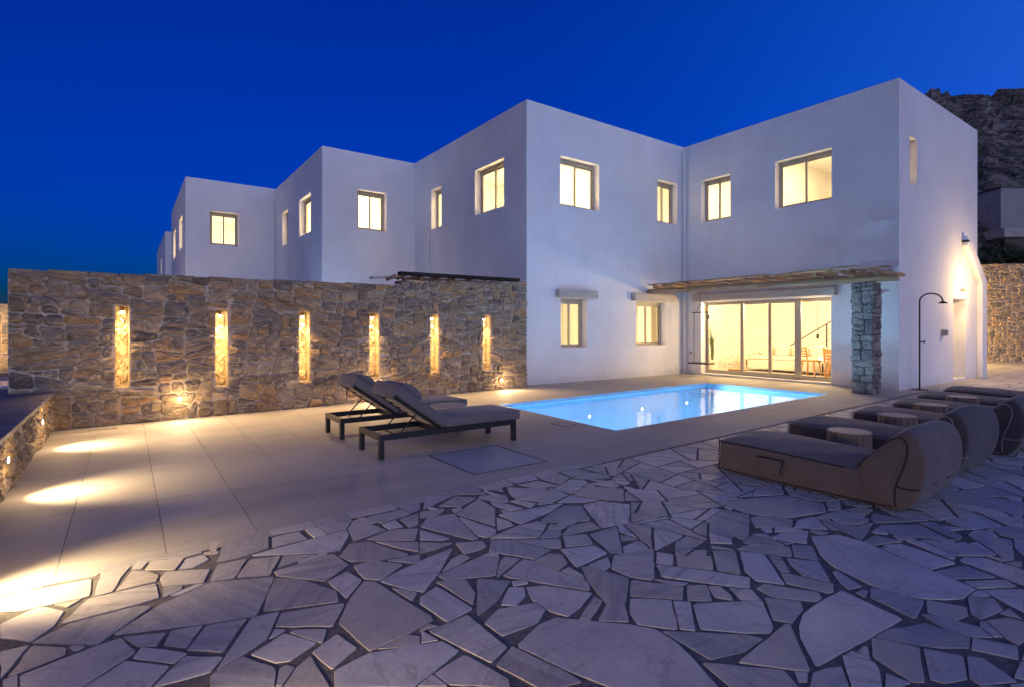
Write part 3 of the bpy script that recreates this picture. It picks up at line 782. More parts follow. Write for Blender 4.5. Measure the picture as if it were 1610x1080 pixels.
for i, t in enumerate((.10, .358, .6165, .875)):  # last light is assumed from the spacing and a bright streak
    x = P[3][0]+(P[2][0]-P[3][0])*t; y = P[3][1]+(P[2][1]-P[3][1])*t
    e = empty('pool_light', (x, y, -.45), 0, ['first underwater pool light from the lounger end of the long far side', 'second underwater pool light from the lounger end', 'third underwater pool light, below the small lower window', 'assumed underwater pool light nearest the glass doors'][i], 'pool light', 'underwater lights along the far side of the pool')
    c_ = MB(); n = 20; c_.add([(0.024*math.cos(6.2832*j/n), -.02, .024*math.sin(6.2832*j/n)) for j in range(n)], [tuple(range(n))]); c_.build('lens', PBULB, e)
    c_ = MB(); c_.tube([(0, 0, 0), (0, -.018, 0)], .05, 20); c_.build('bezel', DARKMET if False else WHITE, e)
    lamp('SPOT', 'pool_spot', (0, -.06, 0), POOLW, (.33, .66, 1.0), e, .06, 165, .8, (0, -1.0, -.12))

# ------------------------------------------------------------------ rubble walls
def rubble_wall(name, loc, rz, s0, s1, topf, thick, niches, nst, target, label, cat, seed, group=None, vis=300, lights=True, z0=0, prot=1.0):
    rng = random.Random(seed); root = empty(name, loc, rz, label, cat, group)
    # mortared core with the light niches recessed
    xs_ = sorted({s0, s1, *[a for n in niches for a in n[:2]]} | {s0+(s1-s0)*i/10 for i in range(11)})
    zs = sorted({z0, *[n[2] for n in niches], *[n[3] for n in niches]})
    mb = MB()
    for i in range(len(xs_)-1):
        a, c_ = xs_[i], xs_[i+1]; mid = (a+c_)/2
        for j in range(len(zs)):
            za = zs[j]
            zb = zs[j+1] if j+1 < len(zs) else None
            inside = any(n[0] < mid < n[1] and zb is not None and n[2] < (za+zb)/2 < n[3] for n in niches)
            if inside: continue
            if zb is None: mb.add([(a, 0, za), (c_, 0, za), (c_, 0, topf(c_)-.03), (a, 0, topf(a)-.03)], [(0, 1, 2, 3)])
            else: mb.add([(a, 0, za), (c_, 0, za), (c_, 0, zb), (a, 0, zb)], [(0, 1, 2, 3)])
        mb.add([(a, 0, topf(a)-.03), (c_, 0, topf(c_)-.03), (c_, thick, topf(c_)-.03), (a, thick, topf(a)-.03)], [(0, 1, 2, 3)])
        mb.add([(a, thick, z0), (c_, thick, z0), (c_, thick, topf(c_)-.03), (a, thick, topf(a)-.03)], [(3, 2, 1, 0)])
    for x, f_ in ((s0, 1), (s1, -1)):
        mb.add([(x, 0, z0), (x, thick, z0), (x, thick, topf(x)-.03), (x, 0, topf(x)-.03)], [(3, 2, 1, 0) if f_ == 1 else (0, 1, 2, 3)])
    mb.build('wall_core', MORTAR, root)
    for (a, c_, za, zb) in niches:
        dpt = .19; nb = MB(); nx, nz = 5, 26
        def gp(i, j):
            x = a+(c_-a)*i/nx; z = za+(zb-za)*j/nz
            return (x, dpt + (rng.uniform(-.06, .02) if 0 < i < nx and 0 < j < nz else 0), z)
        nb.add([gp(i, j) for j in range(nz+1) for i in range(nx+1)], [(j*(nx+1)+i, j*(nx+1)+i+1, (j+1)*(nx+1)+i+1, (j+1)*(nx+1)+i) for j in range(nz) for i in range(nx)])
        nb.add([(a, 0, za), (a, dpt, za), (a, dpt, zb), (a, 0, zb), (c_, 0, za), (c_, dpt, za), (c_, dpt, zb), (c_, 0, zb)],
               [(0, 1, 2, 3), (4, 7, 6, 5), (0, 4, 5, 1), (3, 2, 6, 7)])
        nb.build('niche_lining', NICHE, root)
    # stones
    zt = max(topf(s0), topf(s1))+.05; cells = []
    split([(s0, z0), (s1, z0), (s1, zt), (s0, zt)], target, 'rubble', cells, rng)
    out = []
    for c_ in cells:
        pcs = [c_]
        for n in niches:
            q = [(n[0]-.004, n[2]-.004), (n[1]+.004, n[2]-.004), (n[1]+.004, n[3]+.004), (n[0]-.004, n[3]+.004)]
            pcs = [r for g_ in pcs for r in minus(g_, q)]
        for p in pcs:
            # cut by the sloping top
            mx = sum(x for x, _ in p)/len(p)
            p = clip(p, (mx, topf(mx)+rng.uniform(-.025, .02)), (-(topf(mx+.2)-topf(mx-.2))/.4, 1), 1)
            if len(p) < 3: continue
            p = inset(p, rng.uniform(.005, .012))
            if len(p) < 3: continue
            p = clean(p, .015)
            if len(p) < 3: continue
            A = abs(area(p)); per = sum(math.hypot(p[i][0]-p[i-1][0], p[i][1]-p[i-1][1]) for i in range(len(p)))
            if A > .002 and A/per > .012: out.append(p)
    out.sort(key=lambda p: -abs(area(p)))
    rest = MB()
    for i, p in enumerate(out):
        if area(p) < 0: p = p[::-1]
        q = rough(p, rng, .07, .007, .3)
        dpt = rng.uniform(.015, .05)*prot
        cx = sum(x for x, y in q)/len(q); cy = sum(y for x, y in q)/len(q)
        if i < vis:
            mb = MB(); stone_mesh(mb, [(x-cx, y-cy) for x, y in q], dpt, rng, lambda x, z, h: (x, -h, z), .014, .010, -.04, .03)
            o = mb.build('stone', STONE, root); o.location = (cx, 0, cy)
        else: stone_mesh(rest, q, dpt, rng, lambda x, z, h: (x, -h, z), .012, .008, -.04, .03)
    if rest.f:
        o = rest.build('small_stones', STONE_I, root); tag(o, kind='stuff')
    # coping pieces of the thickness, seen edge-on at the top
    x = s0; 
    while x < s1-.08:
        L = min(rng.uniform(.22, .5), s1-x); mb = MB(); z = topf(x+L/2)-.02+rng.uniform(-.012, .012)
        mb.box(-L/2+.006, L/2-.006, -.02+rng.uniform(-.015, .01), thick, -.04, .02)
        o = mb.build('coping_stone', STONE, root, bevel=.01); o.location = (x+L/2, 0, z); o.rotation_euler = (0, rng.gauss(0, .012), 0); x += L
    return root
W_ANG = R(4.6)
NIC = [(.73, .90, .54, 1.73), (2.04, 2.22, .47, 1.70), (3.37, 3.56, .47, 1.70), (4.71, 4.91, .45, 1.70), (6.08, 6.28, .50, 1.70), (7.46, 7.67, .49, 1.70)]
def wtop(s): return 2.20+.013*s if s < 5.40 else 2.37+(s-5.4)*.045
wall = rubble_wall('stone_wall', (-8.95, -.97, 0), W_ANG, -.42, 8.77, wtop, .5, NIC, 300, .050,
                   'long golden rubble stone wall with six lit vertical niches behind the sun loungers', 'wall', 5)
def wall_pt(s, y, z): return (-8.95+s*math.cos(W_ANG)-y*math.sin(W_ANG), -.97+s*math.sin(W_ANG)+y*math.cos(W_ANG), z)
ords = ['leftmost', 'second', 'third', 'fourth', 'fifth', 'rightmost']
for i, (a, c_, za, zb) in enumerate(NIC):
    m_ = (a+c_)/2
    e = empty('niche_light', wall_pt(m_, .12, zb-.0), W_ANG, 'small glowing downlight in the %s lit niche of the stone wall%s' % (ords[i], ' from the left' if 0 < i < 5 else ''), 'lamp', 'downlights in the wall niches')
    q = MB(); q.tube([(0, 0, -.002), (0, 0, -.075)], [.028, .022], 14); q.build('lamp_body', CORTEN, e)
    q = MB(); q.tube([(0, 0, -.0755), (0, 0, -.095), (0, 0, -.108)], [.021, .02, .006], 12); q.build('bulb', BULB, e)
    lamp('SPOT', 'niche_spot', (0, -.20, -.10), NICHW, (1, .64, .28), e, .02, 96, 1, (0, -.85, -1.2))
    lamp('SPOT', 'niche_down', (0, -.015, -.12), 16, (1, .64, .28), e, .012, 75, .8, (0, .03, -1.2))
    lamp('AREA', 'niche_fill', (0, -.105, -.60), NICHP, (1, .62, .25), e, .07, None, .5, (0, .2, -.60), 1.05)  # added unseen area light that evens the glow down the niche
for i, (s, z) in enumerate(((1.53, .32), (4.77, .25), (7.95, .22))):  # last one is assumed from the bright floor, its fixture is not seen
    e = empty('wall_spotlight', wall_pt(s, -.05, z), W_ANG, ['small round white spotlight low in the stone wall between the first and second niches', 'small round spotlight low in the stone wall behind the lounger backrests', 'assumed small round spotlight low in the stone wall near the villa corner'][i], 'lamp', 'low spotlights in the stone wall')
    q = MB(); q.tube([(0, .06, 0), (0, -.012, 0)], .034, 16); q.build('lamp_body', ALU, e)
    q = MB(); q.tube([(0, -.0125, 0), (0, -.016, 0)], .024, 16); q.build('lens', BULB, e)
    lamp('POINT', 'wall_wash', (0, -.17, .0), WSPOT, (1, .66, .32), e, .05)
    lamp('SPOT', 'floor_wash', (0, -.14, .03), 12, (1, .68, .34), e, .08, 170, 1, (0, -1.0, -.30))
# parapet on the left (runs towards the camera)
pw = rubble_wall('parapet_wall', (-8.93, -10.35, 0), R(90), 0.0, 9.4, lambda s: .52, .44, [], 0, .022,
                 'low golden crazy-stone parapet with a dark slate cap on the left edge of the terrace', 'wall', 9, vis=240, prot=.6)
for ch in list(pw.children):
    if ch.name.startswith('coping_stone'): bpy.data.objects.remove(ch)
def m_slate():
    m = mat('slate_cap', (.14, .13, .16), .6); k = NT(m); n = k.noise(k.coord((3, .8, 1)), 3, 8, .75, 1.5)
    k.col(k.ramp(n, [(.35, (.03, .03, .045)), (.5, (.14, .125, .15)), (.7, (.24, .215, .235))])); k.bump(n, .9, .03); return m
SLATE = m_slate(); rs = random.Random(4); s = 0
while s < 9.4:
    L = rs.uniform(.45, .8); q = MB(); q.box(.003, min(L, 9.4-s)-.003, -.045, .50, -.02, .025)
    o = q.build('cap_slab', SLATE, pw, bevel=.008); o.location = (s, 0, .515+rs.uniform(0, .006)); s += L
for i, y in enumerate((-2.48, -4.72, -6.85, -9.0)):  # first is seen; next two assumed from floor glow, last added out of view
    e = empty('step_light', (-8.93+.035, y, .33), R(90), ['small round spotlight in the parapet face nearest the stone wall', 'assumed small round spotlight in the parapet face at the left picture edge', 'assumed small round spotlight in the parapet face just left of the picture', 'added small round spotlight in the parapet face closest to the camera, out of view'][i], 'lamp', 'spotlights in the parapet')
    q = MB(); q.tube([(0, .06, 0), (0, -.018, 0)], .034, 16); q.build('lamp_body', ALU, e)
    q = MB(); q.tube([(0, -.0185, 0), (0, -.022, 0)], .024, 16); q.build('lens', BULB, e)
    lamp('SPOT', 'step_spot', (0, -.06, 0), STEPW*(1, 1, .9, 1)[i], (1, .72, .38), e, .04, 98, 1, (0, -.75, -.44))
    lamp('POINT', 'step_glow', (0, -.22, -.02), 1.6, (1, .68, .34), e, .04)

# ------------------------------------------------------------------ villas
ZC = [0, .06, .9, 2.2, 4.63, 4.80, 5.90, 7.10]
def villa(name, poly, ops, ztop, label, t=.34, zc=None, group='white flat-roofed villas in the stepped row'):
    """poly: ccw outer outline; ops: per side list of (s0, s1, z0, z1)"""
    root = empty(name, (poly[0][0], poly[0][1], 0), 0, label, 'villa', group)
    ox, oy = poly[0]; n = len(poly); zs = zc or ZC; zs = [z for z in zs if z < ztop-.01]+[ztop]
    P_ = [(x-ox, y-oy) for x, y in poly]; I = []
    for i in range(n):
        a, b_, c_ = Vector(P_[i-1]), Vector(P_[i]), Vector(P_[(i+1) % n])
        d1 = (b_-a).normalized(); d2 = (c_-b_).normalized(); n1 = Vector((-d1.y, d1.x)); n2 = Vector((-d2.y, d2.x))
        I.append(b_+(n1+n2)*t/(1+n1.dot(n2)))
    mb = MB()
    for i in range(n):
        a, b_ = Vector(P_[i]), Vector(P_[(i+1) % n]); L = (b_-a).length; d = (b_-a)/L; nn = Vector((-d.y, d.x))
        ia, ib = I[i], I[(i+1) % n]; si0 = (ia-a).dot(d); si1 = (ib-a).dot(d)
        ss = sorted({0.0, L, *[s for o in ops.get(i, []) for s in o[:2]]})
        def O(s, z): p = a+d*s; return (p.x, p.y, z)
        def N(s, z):
            s_ = si0 if s == 0 else si1 if s == L else s
            p = a+d*s_+nn*t; return (p.x, p.y, z)
        def hole(j, k):
            if j < 0 or j >= len(ss)-1 or k < 0 or k >= len(zs)-1: return False
            m, z = (ss[j]+ss[j+1])/2, (zs[k]+zs[k+1])/2
            return any(o[0] < m < o[1] and o[2] < z < o[3] for o in ops.get(i, []))
        for j in range(len(ss)-1):
            for k in range(len(zs)-1):
                a0, a1, z0, z1 = ss[j], ss[j+1], zs[k], zs[k+1]
                if not hole(j, k):
                    mb.add([O(a0, z0), O(a1, z0), O(a1, z1), O(a0, z1)], [(0, 1, 2, 3)])
                    mb.add([N(a0, z0), N(a1, z0), N(a1, z1), N(a0, z1)], [(3, 2, 1, 0)])
                else:
                    for (dj, dk, e) in ((-1, 0, ((a0, z0), (a0, z1))), (1, 0, ((a1, z0), (a1, z1))), (0, -1, ((a0, z0), (a1, z0))), (0, 1, ((a0, z1), (a1, z1)))):
                        if not hole(j+dj, k+dk):
                            (s_, z_), (s2, z2) = e; mb.add([O(s_, z_), O(s2, z2), N(s2, z2), N(s_, z_)], [(0, 1, 2, 3)])
            mb.add([O(ss[j], ztop), O(ss[j+1], ztop), N(ss[j+1], ztop), N(ss[j], ztop)], [(0, 1, 2, 3)])
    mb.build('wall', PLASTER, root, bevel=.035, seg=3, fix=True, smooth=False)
    return root
def slab(root, name, x0, x1, y0, y1, z0, z1, m=PLASTER):
    ox, oy = root.location.x, root.location.y; b = MB(); b.box(x0-ox, x1-ox, y0-oy, y1-oy, z0, z1); return b.build(name, m, root)
def window(root, a, d, nn, s0, s1, z0, z1, rec=.20, mull=(.5,), bot=.05, box=.10, name='window'):
    """a: wall start, d along, nn inward; frame recessed in the opening, panes as sub-parts"""
    w = s1-s0; h = z1-z0; f = .055
    o = bpy.data.objects.new('x', None)
    ang = math.atan2(d[1], d[0]); fr = MB()
    fr.box(0, w, rec, rec+.075, h-box, h); fr.box(0, w, rec, rec+.075, 0, bot)
    fr.box(0, f, rec, rec+.075, bot, h-box); fr.box(w-f, w, rec, rec+.075, bot, h-box)
    # sash rails: two leaves one behind the other
    fr.box(0, w, rec-.012, rec, h-box+.035, h-.03)
    cuts = [f]+[w*m_ for m_ in mull]+[w-f]
    for i in range(len(cuts)-1):
        a0, a1 = cuts[i], cuts[i+1]; y0 = rec+.012+.028*(i % 2); g_ = .045
        if i > 0: a0 -= g_/2
        if i < len(cuts)-2: a1 += g_/2
        fr.box(a0, a0+g_, y0, y0+.026, bot, h-box); fr.box(a1-g_, a1, y0, y0+.026, bot, h-box)
        fr.box(a0+g_, a1-g_, y0, y0+.026, bot, bot+.04); fr.box(a0+g_, a1-g_, y0, y0+.026, h-box-.04, h-box)
    if name == 'glass_door':
        for m_, ww in ((mull[0], .10), (mull[2], .17)): fr.box(w*m_-ww/2, w*m_+ww/2, rec-.03, rec-.001, bot-.01, h-box)
        fr.box(w*mull[0]+ww/2, w*mull[2]-ww/2, rec-.03, rec-.001, .02, .13); fr.box(w*mull[0]+ww/2, w*mull[2]-ww/2, rec-.03, rec-.001, h-box-.05, h-box+.02)
        fr.box(w*mull[1]-.04, w*mull[1]+.04, rec-.03, rec-.001, .131, h-box-.051)
    wo = fr.build(name, ALU, root); bpy.data.objects.remove(o)
    ox, oy = root.location.x, root.location.y
    wo.location = (a[0]+d[0]*s0-ox, a[1]+d[1]*s0-oy, z0); wo.rotation_euler = (0, 0, ang)
    for i in range(len(cuts)-1):
        p = MB(); y0 = rec+.022+.028*(i % 2); p.box(cuts[i]+.02, cuts[i+1]-.02, y0, y0+.006, bot+.03, h-box-.03); p.build('pane', GLASS, wo)
    return wo
V1 = [(0, 0), (6.19, 0), (6.19, -5.83), (11.85, -5.83), (11.85, 6.395), (0, 6.395)]
UZ = (4.63, 5.90); LZ = (.9, 2.2)
A_ = [(1.10, 2.50, *UZ), (4.95, 5.88, *UZ), (1.12, 2.05, *LZ), (4.00, 5.34, *LZ)]
B_ = [(.64, 1.61, *UZ), (2.95, 4.38, *UZ), (.63, 4.37, .06, 2.2)]
C_ = [(.62, 1.09, 4.80, 5.90), (3.61, 4.63, .06, 2.2)]
D_ = [(1.925, 2.0+.0, 0, 0)]
D_ = [(6.395-5.16, 6.395-4.47, *UZ), (6.395-2.45, 6.395-1.0, *UZ)]
D_ = [(1.235, 1.925, *UZ), (3.945, 5.395, *UZ)]
v1 = villa('white_villa', V1, {0: A_, 1: B_, 2: C_, 5: D_}, 7.10, 'tall white cubic villa with lit windows beside the pool, nearest of the stepped row')
sides = lambda poly, i: (poly[i], ((poly[(i+1) % len(poly)][0]-poly[i][0]), (poly[(i+1) % len(poly)][1]-poly[i][1])))
def side(poly, i):
    a = poly[i]; b_ = poly[(i+1) % len(poly)]; L = math.hypot(b_[0]-a[0], b_[1]-a[1]); d = ((b_[0]-a[0])/L, (b_[1]-a[1])/L)
    return a, d, (-d[1], d[0])
for i, ops in ((0, A_), (1, B_[:2]), (2, C_[:1]), (5, D_)):
    a, d, nn = side(V1, i)
    for o in ops: window(v1, a, d, nn, *o, mull=(.5,) if o[1]-o[0] > .75 else ())
a, d, nn = side(V1, 1)
dw = window(v1, a, d, nn, .63, 4.37, .06, 2.2, rec=.24, mull=((1.85-.63)/3.74, (2.68-.63)/3.74, (3.45-.63)/3.74), bot=.07, box=.06, name='glass_door')
sl_ = MB(); sl_.box(-.0, 3.74, -.03, .24, -.0, .03)
# door in the side wall + its leaf
a, d, nn = side(V1, 2)
b = MB(); b.box(0, 1.02, .26, .31, 0, 2.14); o = b.build('door', m_simple('cream_door', (.62, .58, .5), .5, 3, .05), v1); o.location = (6.19+3.61, -5.83, .06)
b = MB(); b.tube([(.08, .25, 1.0), (.08, .2, 1.0), (.2, .2, 1.0)], .011, 8); b.build('handle', ALU, o)
def roofs(root, boxes, zf=3.15, zt=6.75):
    for x0, x1, y0, y1 in boxes:
        slab(root, 'roof', x0, x1, y0, y1, zt, zt+.16)
        slab(root, 'floor_slab', x0, x1, y0, y1, zf, zf+.24)
        slab(root, 'ground_floor', x0, x1, y0, y1, -.25, .035, SLAB)
roofs(v1, [(.2, 6.3, .2, 6.2), (6.3, 11.65, -5.63, 6.2)])
slab(v1, 'partition_wall', 6.38, 6.52, .2, 6.0, .04, 3.15)
# lintels: grey timber boards over the openings
def lintel(x0, x1, y0, y1, z0, z1, root, m=LINTEL):
    b = MB(); b.box(x0, x1, y0, y1, z0, z1); return b.build('lintel', m, root, bevel=.008)
lintel(.93, 2.31, -.16, -.003, 2.21, 2.41, v1); lintel(3.78, 5.60, -.16, -.003, 2.21, 2.42, v1)
lintel(6.19-.15, 6.187, -4.52, -.40, 2.225, 2.42, v1, LINTELY)
# sloping buttress at the far end of the side wall
b = MB(); prof = [(10.50, 3.66), (11.72, 2.70), (11.74, 0), (12.18, 0), (12.18, 2.78), (10.86, 3.76), (10.5, 3.76)]
n = len(prof); vs = [(x, -5.97, z) for x, z in prof]+[(x, -5.832, z) for x, z in prof]
b.add(vs, [tuple(range(n)), tuple(range(2*n-1, n-1, -1))]+[(i, i+n, (i+1) % n+n, (i+1) % n) for i in range(n)])
b.build('buttress', PLASTER, v1, bevel=.02, fix=True)
b = MB(); b.box(10.46, 10.62, -5.97, -5.835, 3.765, 3.81); b.build('spout', DARKMET, v1)

def lit_villa(name, x0, x1, y0, y1, ztop, ops, label, zc=None):
    poly = [(x0, y0), (x1, y0), (x1, y1), (x0, y1)]
    r = villa(name, poly, ops, ztop, label, zc=zc)
    for i, oo in ops.items():
        a, d, nn = side(poly, i)
        for o in oo: window(r, a, d, nn, *o, mull=(.5,) if o[1]-o[0] > .95 else ())
    zt = ztop-.4
    slab(r, 'roof', x0+.2, x1-.2, y0+.2, y1-.2, zt, zt+.16); slab(r, 'floor_slab', x0+.2, x1-.2, y0+.2, y1-.2, 3.15, 3.4)
    return r
v2 = lit_villa('white_villa', -3.14, 4.0, 6.4, 12.835, 7.10, {0: [(3.14-2.01, 3.14-1.03, *UZ)], 3: [(6.435-5.33, 6.435-4.37, *UZ), (6.435-2.75, 6.435-1.31, *UZ)]},
               'second white villa of the stepped row, its corner rising above the middle of the wall')
v3 = lit_villa('white_villa', -6.30, 0.0, 12.84, 20.445, 7.10, {0: [(3.16-2.35, 3.16-1.36, *UZ)], 3: [(7.605-6.59, 7.605-4.92, *UZ), (7.605-3.04, 7.605-1.35, *UZ)]},
               'third white villa of the stepped row, with one square lit window facing the terrace')
v4 = lit_villa('white_villa', -6.56, -1, 20.45, 29.2, 6.13, {3: [(4.4, 5.9, 3.95, 5.25)]}, 'lowest and farthest white villa, a narrow sliver at the left end of the row', zc=[0, 3.95, 5.25])

# rain pipes in the inner corners
def pipe(x, y, z0, z1, lab):
    b = MB(); b.tube([(0, 0, 0), (0, 0, z1-z0)], .035, 10)
    o = b.build('downpipe', PLASTER, None, smooth=False); o.location = (x, y, z0); tag(o, lab, 'pipe', 'white rain pipes in the villa corners'); return o
pipe(6.10, -.10, .0, 6.9, 'white rain pipe in the inner corner above the pergola, beside the pool')
pipe(-.05, 5.30, .0, 4.5, 'white rain pipe on the shaded wall above the dark pergola beam')
pipe(-3.24, 12.74, 0, 6.7, 'white rain pipe in the corner between the second and third villas')

# rooms' lamps, with added fill points behind the panes
def room(x, y, z, w, s=1.6, name='ceiling_glow'): return lamp('AREA', name, (x, y, z), w, WARM, None, s)
slab(v1, 'partition_wall', 3.32, 3.44, .3, 6.2, 3.4, 6.75); slab(v1, 'partition_wall', 6.4, 11.6, -1.90, -1.78, 3.4, 6.75); slab(v1, 'partition_wall', 8.9, 9.0, -1.7, 6.2, 3.4, 6.75)
slab(v2, 'partition_wall', -1.0, -.88, 6.6, 12.6, 3.4, 6.7); slab(v2, 'partition_wall', -2.9, -1.0, 10.6, 10.72, 3.4, 6.7)
for x, y in ((8.9, -3.6), (7.4, 1.2), (10.4, 3.4), (1.7, 3.2), (5.0, 3.4)):
    room(x, y, 6.7, ROOMW*1.1); room(x, y, 3.1, ROOMW*1.15)
room(-1.95, 8.6, 6.65, ROOMW*.8); room(1.6, 9.6, 6.65, ROOMW*.8); room(-1.95, 11.6, 6.65, ROOMW*.6); room(-3.1, 16.6, 6.65, ROOMW*2.1); room(-3.8, 24.8, 5.6, ROOMW*1.6)
def reveal_fills(root, poly, i, ops, w, dz=-.32, back=1.0):
    a, d, nn = side(poly, i)
    for o in ops:
        m_ = (o[0]+o[1])/2; lamp('POINT', 'reveal_fill', (a[0]+d[0]*m_+nn[0]*(.34+back), a[1]+d[1]*m_+nn[1]*(.34+back), o[2]+dz), w*min(1.4, o[1]-o[0]), (1, .70, .36), None, .15)  # added point light with no fixture, brightens the window reveals
reveal_fills(v1, V1, 0, A_[:2], 19); reveal_fills(v1, V1, 1, B_[:2], 19); reveal_fills(v1, V1, 2, C_[:1], 16, -.3, .5); reveal_fills(v1, V1, 5, D_, 19)
reveal_fills(v1, V1, 0, A_[2:], 14, -.1, .9)
for vv, x0, y0, x1, y1, i, oo in ((v2, -3.14, 6.4, 4, 12.835, 0, [(1.13, 2.11, *UZ)]), (v2, -3.14, 6.4, 4, 12.835, 3, [(1.105, 2.065, *UZ), (3.685, 5.125, *UZ)]), (v3, -6.3, 12.84, 0, 20.445, 0, [(.81, 1.80, *UZ)]), (v3, -6.3, 12.84, 0, 20.445, 3, [(1.015, 2.685, *UZ), (4.565, 6.255, *UZ)])):
    reveal_fills(vv, [(x0, y0), (x1, y0), (x1, y1), (x0, y1)], i, oo, 18)
for yy in (-1.1, -2.4, -3.8): lamp('POINT', 'door_spill_fill', (6.85, yy, 1.9), 42, (1, .68, .34), None, .12)  # added unseen points just behind the doors, spilling warm light outside
# recessed ceiling lamps seen through the panes
for x, y, lab in ((8.0, -3.9, 'small round recessed ceiling lamp seen through the largest upper window'), (3.6, 1.2, 'small round ceiling lamp seen through the left upper window over the pool')):
    b = MB(); b.tube([(0, 0, 0), (0, 0, -.015)], .09, 18); o = b.build('ceiling_lamp', m_emit('lamp_face', (1, .86, .6), 8), None); o.location = (x, y, 6.748); tag(o, lab, 'lamp')

CURT = m_simple('linen_curtain', (.72, .68, .6), .9, 30, .1, .3, .003, stretch=(6, 6, .4))
_t = CURT.node_tree; _tr = _t.nodes.new('ShaderNodeBsdfTranslucent'); _tr.inputs[0].default_value = (.85, .8, .7, 1); _mx = _t.nodes.new('ShaderNodeMixShader'); _mx.inputs[0].default_value = .55
_t.links.new(_t.nodes['Principled BSDF'].outputs[0], _mx.inputs[1]); _t.links.new(_tr.outputs[0], _mx.inputs[2]); _t.links.new(_mx.outputs[0], [n for n in _t.nodes if n.type == 'OUTPUT_MATERIAL'][0].inputs[0])
def curtain(x0, x1, y, z0, z1, lab):
    b = MB(); n = 44; vs = []
    for z in (z0, z1):
        for i in range(n+1): vs.append((x0+(x1-x0)*i/n, y+.028*math.sin(i*1.15)+.012*math.sin(i*2.9), z))
    b.add(vs, [(i, i+1, n+2+i, n+1+i) for i in range(n)]); tag(b.build('curtain', CURT, None, smooth=True), lab, 'curtain', 'linen curtains behind the lower windows')
curtain(4.30, 4.56, .46, .3, 2.5, 'gathered linen curtain behind the lower window nearest the pergola, left half')
curtain(5.2, 5.45, .46, .3, 2.5, 'gathered linen curtain behind the lower window nearest the pergola, right half')
# ------------------------------------------------------------------ wall lamp, meter box, tap
e = empty('wall_lamp', (6.19+4.18, -5.83, 2.44), 0, 'glowing up-and-down wall lamp above the side door at the right of the villa', 'lamp')
b = MB(); b.tube([(0, -.07, -.07), (0, -.07, .07)], .045, 14); b.box(-.03, .03, -.04, .0, -.03, .03); b.build('lamp_body', ALU, e)
for s_ in (1, -1): b = MB(); b.tube([(0, -.07, .071*s_), (0, -.07, .10*s_)], .036, 12); b.build('bulb', BULB, e)
lamp('POINT', 'door_lamp', (0, -.90, .1), 30, (1, .64, .27), e, .05)
lamp('SPOT', 'door_uplight', (0, -.12, .12), 4, (1, .64, .27), e, .02, 100, .8, (0, -.12, 1))
lamp('SPOT', 'door_downlight', (0, -.16, -.14), 18, (1, .66, .3), e, .02, 140, .8, (0.1, -.6, -1))
e = empty('meter_box', (6.19+2.80, -5.83, 1.3), 0, 'small grey electrical box on the side wall between the shower and the door', 'box')
b = MB(); b.box(-.09, .09, -.09, -.002, -.08, .08); b.build('housing', ALU, e, bevel=.01)
b = MB(); b.box(-.07, .07, -.1, -.091, -.06, .06); b.build('cover', m_simple('grey_cover', (.2, .2, .2), .5), e)
e = empty('wall_socket', (6.19, -.30, .66), 0, 'tiny outdoor tap on the wall left of the glass doors', 'tap')
b = MB(); b.tube([(0, 0, 0), (-.07, 0, 0), (-.09, 0, -.03)], .013, 8); b.build('spout', CORTEN, e)
b = MB(); b.tube([(-.05, -.03, .025), (-.05, .03, .025)], .009, 8); b.build('tap_handle', CORTEN, e)
e.name = 'garden_tap'

# ------------------------------------------------------------------ shower
e = empty('outdoor_shower', (6.82, -6.02, 0), 0, 'slim brown outdoor shower with a hooked pipe standing by the corner of the villa', 'shower')
b = MB(); b.tube([(0, 0, .015), (0, 0, 2.02)]+[(.17-.17*math.cos(t), -.17*(1-math.cos(t)), 2.02+.19*math.sin(t)) for t in [math.pi*i/12 for i in range(1, 13)]], .017, 10); b.build('pipe', CORTEN, e, smooth=True)
b = MB(); b.tube([(.34, -.34, 2.03), (.34, -.34, 1.99), (.34, -.34, 1.975)], [.02, .09, .09], 20); b.build('shower_head', CORTEN, e)
b = MB(); b.tube([(0, 0, 1.1), (.07, -.07, 1.1)], .014, 8); b.tube([(.07, -.07, 1.075), (.07, -.07, 1.125)], .02, 8); b.build('valve', CORTEN, e)
b = MB(); b.cyl((0, 0), .17, 0, .015, 24); b.build('base_plate', CORTEN, e)

e = empty('hidden_court_lamp', (17.6, -1.7, 0), 0, 'added unseen bollard lamp behind the villa corner, lighting the court', 'lamp')  # added lamp hidden behind the villa to warm court and retaining wall
b = MB(); b.tube([(0, 0, 0), (0, 0, .5)], .045, 14); b.build('post', DARKMET, e)
b = MB(); b.tube([(0, 0, .501), (0, 0, .6)], .042, 14); b.build('bulb', BULB, e); b = MB(); b.tube([(0, 0, .601), (0, 0, .62)], .07, 14); b.build('cap', DARKMET, e)
lamp('POINT', 'court_glow', (0, -.12, .55), 950, (1, .66, .26), e, .08)

